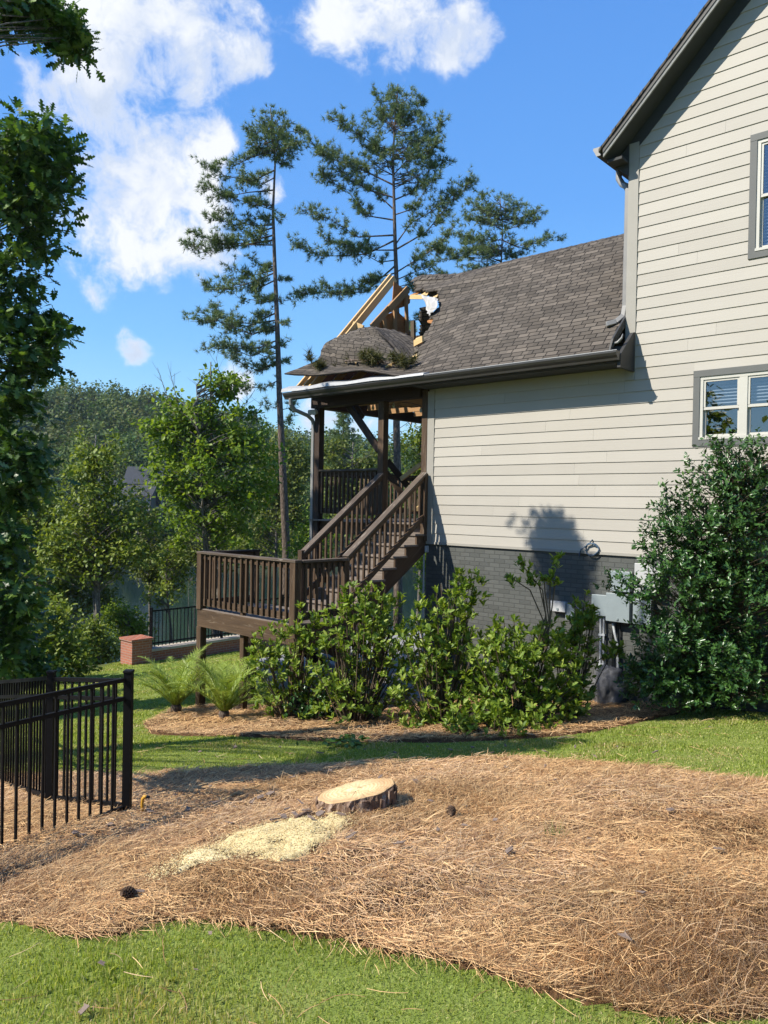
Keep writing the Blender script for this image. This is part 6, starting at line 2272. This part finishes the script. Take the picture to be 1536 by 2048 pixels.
def straw():
    r = np.random.default_rng(181)
    X = []; Y = []; Lc = []
    def scatter(poly, n, power):
        x0, y0 = poly.min(0); x1, y1 = poly.max(0)
        m = int(n * 3.2)
        x = r.uniform(x0, x1, m); y = y0 + (y1 - y0) * r.uniform(0, 1, m) ** power
        k = in_poly(x, y, poly)
        k2 = in_poly(x + r.normal(0, .03, m), y + r.normal(0, .03, m), poly)
        k = (k | k2) & in_view(x, y, 0)
        return x[k][:n], y[k][:n]
    xa, ya = scatter(BED_NEAR, 265000, 1.4)
    xb, yb = scatter(BED_WALL, 30000, 1.)
    thin = np.sin(xa * 4.3 + 1.4 * np.sin(ya * 3.7)) * np.sin(ya * 5.1 - xa * 1.7)
    k = ~(in_poly(xa, ya, DUST) & (r.random(len(xa)) < .975)) & ~((thin > .45) & (r.random(len(xa)) < .62))
    xa, ya = xa[k], ya[k]
    # stray strands blown onto the lawn beside the beds
    xc = r.uniform(-3, 3, 260); yc = r.uniform(2.0, 3.9, 260); xd = r.uniform(-3, 6, 300); yd = r.uniform(7., 10.4, 300)
    k = ~in_poly(xd, yd, BED_NEAR) & ~in_poly(xd, yd, BED_WALL); xd, yd = xd[k], yd[k]
    k = ~in_poly(xc, yc, BED_NEAR); xc, yc = xc[k], yc[k]
    nb_ = len(xa) + len(xb)
    x = np.concatenate([xa, xb, xc, xd]); y = np.concatenate([ya, yb, yc, yd])
    n = len(x)
    # needles lie in drifts: orientation follows a slow field plus scatter
    fld = np.sin(x * 1.9 + 1.2 * np.sin(y * 1.4)) * 1.2 + np.cos(y * 2.3 - x * .8) * 1.1
    an = fld + r.normal(0, 1.3, n)
    L = r.uniform(.07, .19, n)
    lump = .035 * (np.sin(x * 5.1 + 1.3 * np.sin(y * 4.)) * np.sin(y * 6.3 + x) * .5 + .5)
    z = gz(x, y) + .018 + lump + np.abs(r.normal(0, .011, n)) + (r.random(n) < .02) * r.uniform(0, .035, n)
    curve = r.normal(0, .35, n); tilt = r.normal(0, .10, n)
    w = .0011 + .00030 * np.maximum(0, y - 3)
    k = 4
    P = np.zeros((n, k, 3)); a = an.copy()
    P[:, 0] = np.stack([x, y, z], -1)
    for i in range(1, k):
        st = L / (k - 1)
        P[:, i, 0] = P[:, i - 1, 0] + np.cos(a) * st; P[:, i, 1] = P[:, i - 1, 1] + np.sin(a) * st
        P[:, i, 2] = P[:, i - 1, 2] + (tilt - .12 * (i - 1.5) * np.abs(curve)) * st
        a = a + curve / 1.6
    P[:, :, 2] = np.maximum(P[:, :, 2], gz(P[:, :, 0], P[:, :, 1]) + .008)
    jx = r.normal(0, .04, n); jy = r.normal(0, .04, n)
    ok = in_poly(P[:, -1, 0] + jx, P[:, -1, 1] + jy, BED_NEAR) | in_poly(P[:, -1, 0] + jx, P[:, -1, 1] + jy, BED_WALL) | (r.random(n) < .20) | (np.arange(n) >= nb_)
    P = P[ok]; an = an[ok]; w = w[ok]; x = x[ok]; y = y[ok]; n = len(x)
    side = np.stack([-np.sin(an), np.cos(an), np.zeros(n)], -1)
    ww = np.array([.7, 1, .9, .35])
    A = P + side[:, None, :] * (w[:, None] * ww[None])[:, :, None] + np.array([0, 0, .001])
    B = P - side[:, None, :] * (w[:, None] * ww[None])[:, :, None]
    v = np.stack([A, B], 2).reshape(n, k * 2, 3)
    f = np.array([(2 * i, 2 * i + 1, 2 * i + 3, 2 * i + 2) for i in range(k - 1)])
    F_ = f[None] + (np.arange(n) * k * 2)[:, None, None]
    pt = np.sin(x * 2.7 + 1.5 * np.sin(y * 3.1)) * np.sin(y * 2.9 - x * 1.1) + .6 * np.sin(x * 9 + y * 4) * np.sin(y * 11 - x * 3)
    br = np.clip(.98 + .13 * pt + r.normal(0, .14, n), .5, 1.35)
    gy = np.clip(.5 + .9 * np.sin(x * 1.9 + 4) * np.sin(y * 2.3 + 1), 0, 1) * (r.random(n) < .5)
    tn = np.stack([br, br * (1 + .07 * gy), br * (1 + .32 * gy)], -1)
    o = np_mesh('pine_straw', v.reshape(-1, 3), F_.reshape(-1, 4), M['straw'], col=np.repeat(tn, k * 2, 0))
    tag(o, 'loose brown pine needles covering the garden beds', 'pine straw', kind='stuff')


straw()


def grass():
    r = np.random.default_rng(191)
    xs = []; ys = []; hs = []; ws = []
    def patch(n, x0, x1, y0, y1, h, w, power=1.):
        x = r.uniform(x0, x1, n); y = y0 + (y1 - y0) * r.uniform(0, 1, n) ** power
        s = (x - CO[0]) * AX[0] + (y - CO[1]) * AX[1]; t = (x - CO[0]) * NX[0] + (y - CO[1]) * NX[1]
        jx, jy = x + r.normal(0, .03, n), y + r.normal(0, .03, n)
        k = ~in_poly(jx, jy, BED_NEAR) & ~in_poly(jx, jy, BED_WALL) & in_view(x, y, 0)
        k &= ~((s > -.2) & (t < .1)) & ~((s > -3.8) & (s < .7) & (t < 1.1) & (t > -9.3)) & (s > -11.6) & (x > -7.6)
        k &= ~in_poly(x, y, GAP)
        xs.append(x[k]); ys.append(y[k]); hs.append(np.full(k.sum(), h)); ws.append(np.full(k.sum(), w))
    GAP = np.array([[99, 99], [99.1, 99], [99, 99.1]])
    patch(150000, -3.2, 3.0, 1.7, 4.3, .040, .0022, 1.1)
    patch(150000, -4.5, 6.5, 6.2, 11.0, .040, .0042)
    patch(70000, -7.5, 1.0, 9.5, 16., .045, .007)
    patch(45000, -8.5, 1.0, 16., 24., .05, .012)
    x = np.concatenate(xs); y = np.concatenate(ys); h = np.concatenate(hs); w = np.concatenate(ws)
    n = len(x)
    clump = .7 + .5 * np.sin(x * 3.1 + 2 * np.sin(y * 2.3)) * np.sin(y * 3.7 + x)
    h = h * r.uniform(.45, 1.15, n) * np.clip(clump, .5, 1.2)
    z = gz(x, y) - .004
    an = r.uniform(0, 6.28, n); lean = np.abs(r.normal(0, .55, n))
    d = np.stack([np.cos(an), np.sin(an), np.zeros(n)], -1)
    up = np.array([0, 0, 1.])
    base = np.stack([x, y, z], -1)
    sd = np.stack([-np.sin(an), np.cos(an), np.zeros(n)], -1)
    # blades turned roughly edge-on at random
    tw = r.uniform(0, 3.14, n); sd = sd * np.cos(tw)[:, None] + d * np.sin(tw)[:, None]
    mid = base + up * (h * .6)[:, None] + d * (h * .25 * lean)[:, None]
    tip = base + up * (h * (1 - .25 * lean))[:, None] + d * (h * .9 * lean)[:, None]
    W_ = w[:, None]
    v = np.stack([base - sd * W_, base + sd * W_, mid + sd * W_ * .8, tip, mid - sd * W_ * .8], 1)
    f = np.array([(0, 1, 2, 3, 4)])[None] + (np.arange(n) * 5)[:, None, None]
    pch = np.sin(x * 2.1 + 1.7 * np.sin(y * 1.9 + .5)) * np.sin(y * 3.3 - x * 1.2) + .5 * np.sin(x * 7.3 + y * 3.) * np.sin(y * 8.1 - x * 2.2)
    dry = np.clip((pch - .25) * 1.6, 0, 1) * (r.random(n) < .75)
    tn = np.stack([.92 + .30 * dry, .97 + .04 * dry, .9 + .7 * dry], -1) * (1 + r.normal(0, .10, n))[:, None]
    o = np_mesh('lawn_grass', v.reshape(-1, 3), f.reshape(-1, 5), M['grass'], col=np.repeat(tn, 5, 0))
    tag(o, 'short green lawn grass in front of and beyond the straw bed', 'grass', kind='stuff')


grass()


def sawdust():
    r = np.random.default_rng(201)
    poly = DUST
    x0, y0 = poly.min(0); x1, y1 = poly.max(0)
    st = .018
    X, Y = np.meshgrid(np.arange(x0, x1, st), np.arange(y0, y1, st), indexing='ij')
    nx, ny = X.shape
    cx = (X[:-1, :-1] + X[1:, 1:]) / 2; cyy = (Y[:-1, :-1] + Y[1:, 1:]) / 2
    nz = np.array([[mnoise.noise(Vector((a * 7, b_ * 7, 2.))) for a, b_ in zip(ra, rb)] for ra, rb in zip(cx, cyy)])
    left = np.clip((cx - x0) / (x1 - x0), 0, 1)
    ins = in_poly(cx, cyy, poly) & (nz > -.25 + .35 * (1 - left) - .1)
    i, j = np.nonzero(ins); a = i * ny + j
    f = np.stack([a, a + ny, a + ny + 1, a + 1], -1)
    lump = .03 * (np.sin(X * 5.1 + 1.3 * np.sin(Y * 4.)) * np.sin(Y * 6.3 + X) * .5 + .5)
    cnt = np.bincount(f.ravel(), minlength=nx * ny).reshape(nx, ny)
    Z = gz(X, Y) + lump + np.where(cnt == 4, .045, .022) + r.uniform(0, .008, X.shape)
    used, inv = np.unique(f, return_inverse=True)
    v1 = np.stack([X, Y, Z], -1).reshape(-1, 3)[used]; f1 = inv.reshape(f.shape)
    # flakes on and round it
    n = 42000
    x = r.uniform(x0 - .15, x1 + .15, n); y = r.uniform(y0 - .12, y1 + .12, n)
    k = in_poly(x + r.normal(0, .05, n), y + r.normal(0, .05, n), poly)
    x, y = x[k], y[k]
    z = gz(x, y) + .03 * (np.sin(x * 5.1 + 1.3 * np.sin(y * 4.)) * np.sin(y * 6.3 + x) * .5 + .5) + .046 + np.abs(r.normal(0, .004, len(x)))
    v2, f2 = leaves_arr(np.stack([x, y, z], -1), rand_dir(r, len(x)) * np.array([1, 1, .3]), nrmz(rand_dir(r, len(x)) * .5 + np.array([0, 0, 1.])), r.uniform(.004, .011, len(x)), 'clump')
    # pentagon flakes -> quads by dropping one corner, so the whole pile is one mesh
    f2 = f2[:, :4]
    o = np_mesh('sawdust', np.vstack([v1, v2]), np.vstack([f1, f2 + len(v1)]), M['sawdust'])
    tag(o, 'pale yellow sawdust spilling down from the stump', 'sawdust', kind='stuff')


sawdust()


def sprout(name, label, cat, px, n, h, seed, mat='weed', w=.004, spread=.35):
    r = np.random.default_rng(seed)
    c = gpt(*px)
    pos = c + r.normal(0, 1, (n, 3)) * np.array([.03, .03, 0]) + np.array([0, 0, .03])
    ax = nrmz(r.normal(0, spread, (n, 3)) + np.array([0, 0, 1.]))
    v, f = leaves_arr(pos - c, ax, rand_dir(r, n), h * r.uniform(.5, 1.1, n), 'needle', width=w)
    o = np_mesh(name, v, f, M[mat], None, c)
    tag(o, label, cat)


sprout('weed', 'single green grass sprout in the right part of the straw bed', 'weed', (1118, 1690), 40, .15, 211)
sprout('weed', 'small tuft of green grass in the straw at the left by the fence post', 'weed', (300, 1640), 14, .07, 213, 'straw')


def fallen_sprig():
    r = np.random.default_rng(221)
    c = gpt(690, 1494)
    n = 70
    pos = c + r.normal(0, 1, (n, 3)) * np.array([.16, .09, .012]) + np.array([0, 0, .06])
    v, f = leaves_arr(pos - c, rand_dir(r, n) * np.array([1, 1, .3]), nrmz(rand_dir(r, n) * .5 + np.array([0, 0, 1.])), r.uniform(.06, .12, n), 'wide')
    th = thing('fallen_sprig', 'dark leafy sprig fallen on the shaded lawn strip', 'sprig', c)
    np_mesh('leaves', v, f, M['l_oak'], th)
    b = MB(c); b.tube([c + (-.2, -.03, .05), c + (0, .02, .06), c + (.22, .03, .05)], [.008, .006, .004], 5); b.build('stem', M['twig'], th)


fallen_sprig()


def air():
    b = MB(); b.box(-330, 330, -60, 430, -10.5, 70)
    m = bpy.data.materials.new('summer haze'); m.use_nodes = True
    t = NT(m.node_tree)
    for nd in list(t.n): t.n.remove(nd)
    v = t.new('ShaderNodeVolumePrincipled', {'Color': (.80, .88, 1., 1), 'Density': .0002, 'Anisotropy': .3})
    o = t.new('ShaderNodeOutputMaterial'); t.l.new(v.outputs[0], o.inputs['Volume'])
    h = b.build('haze', m)
    tag(h, 'thin bluish summer air over the lake and hills', 'haze', kind='stuff')


air()
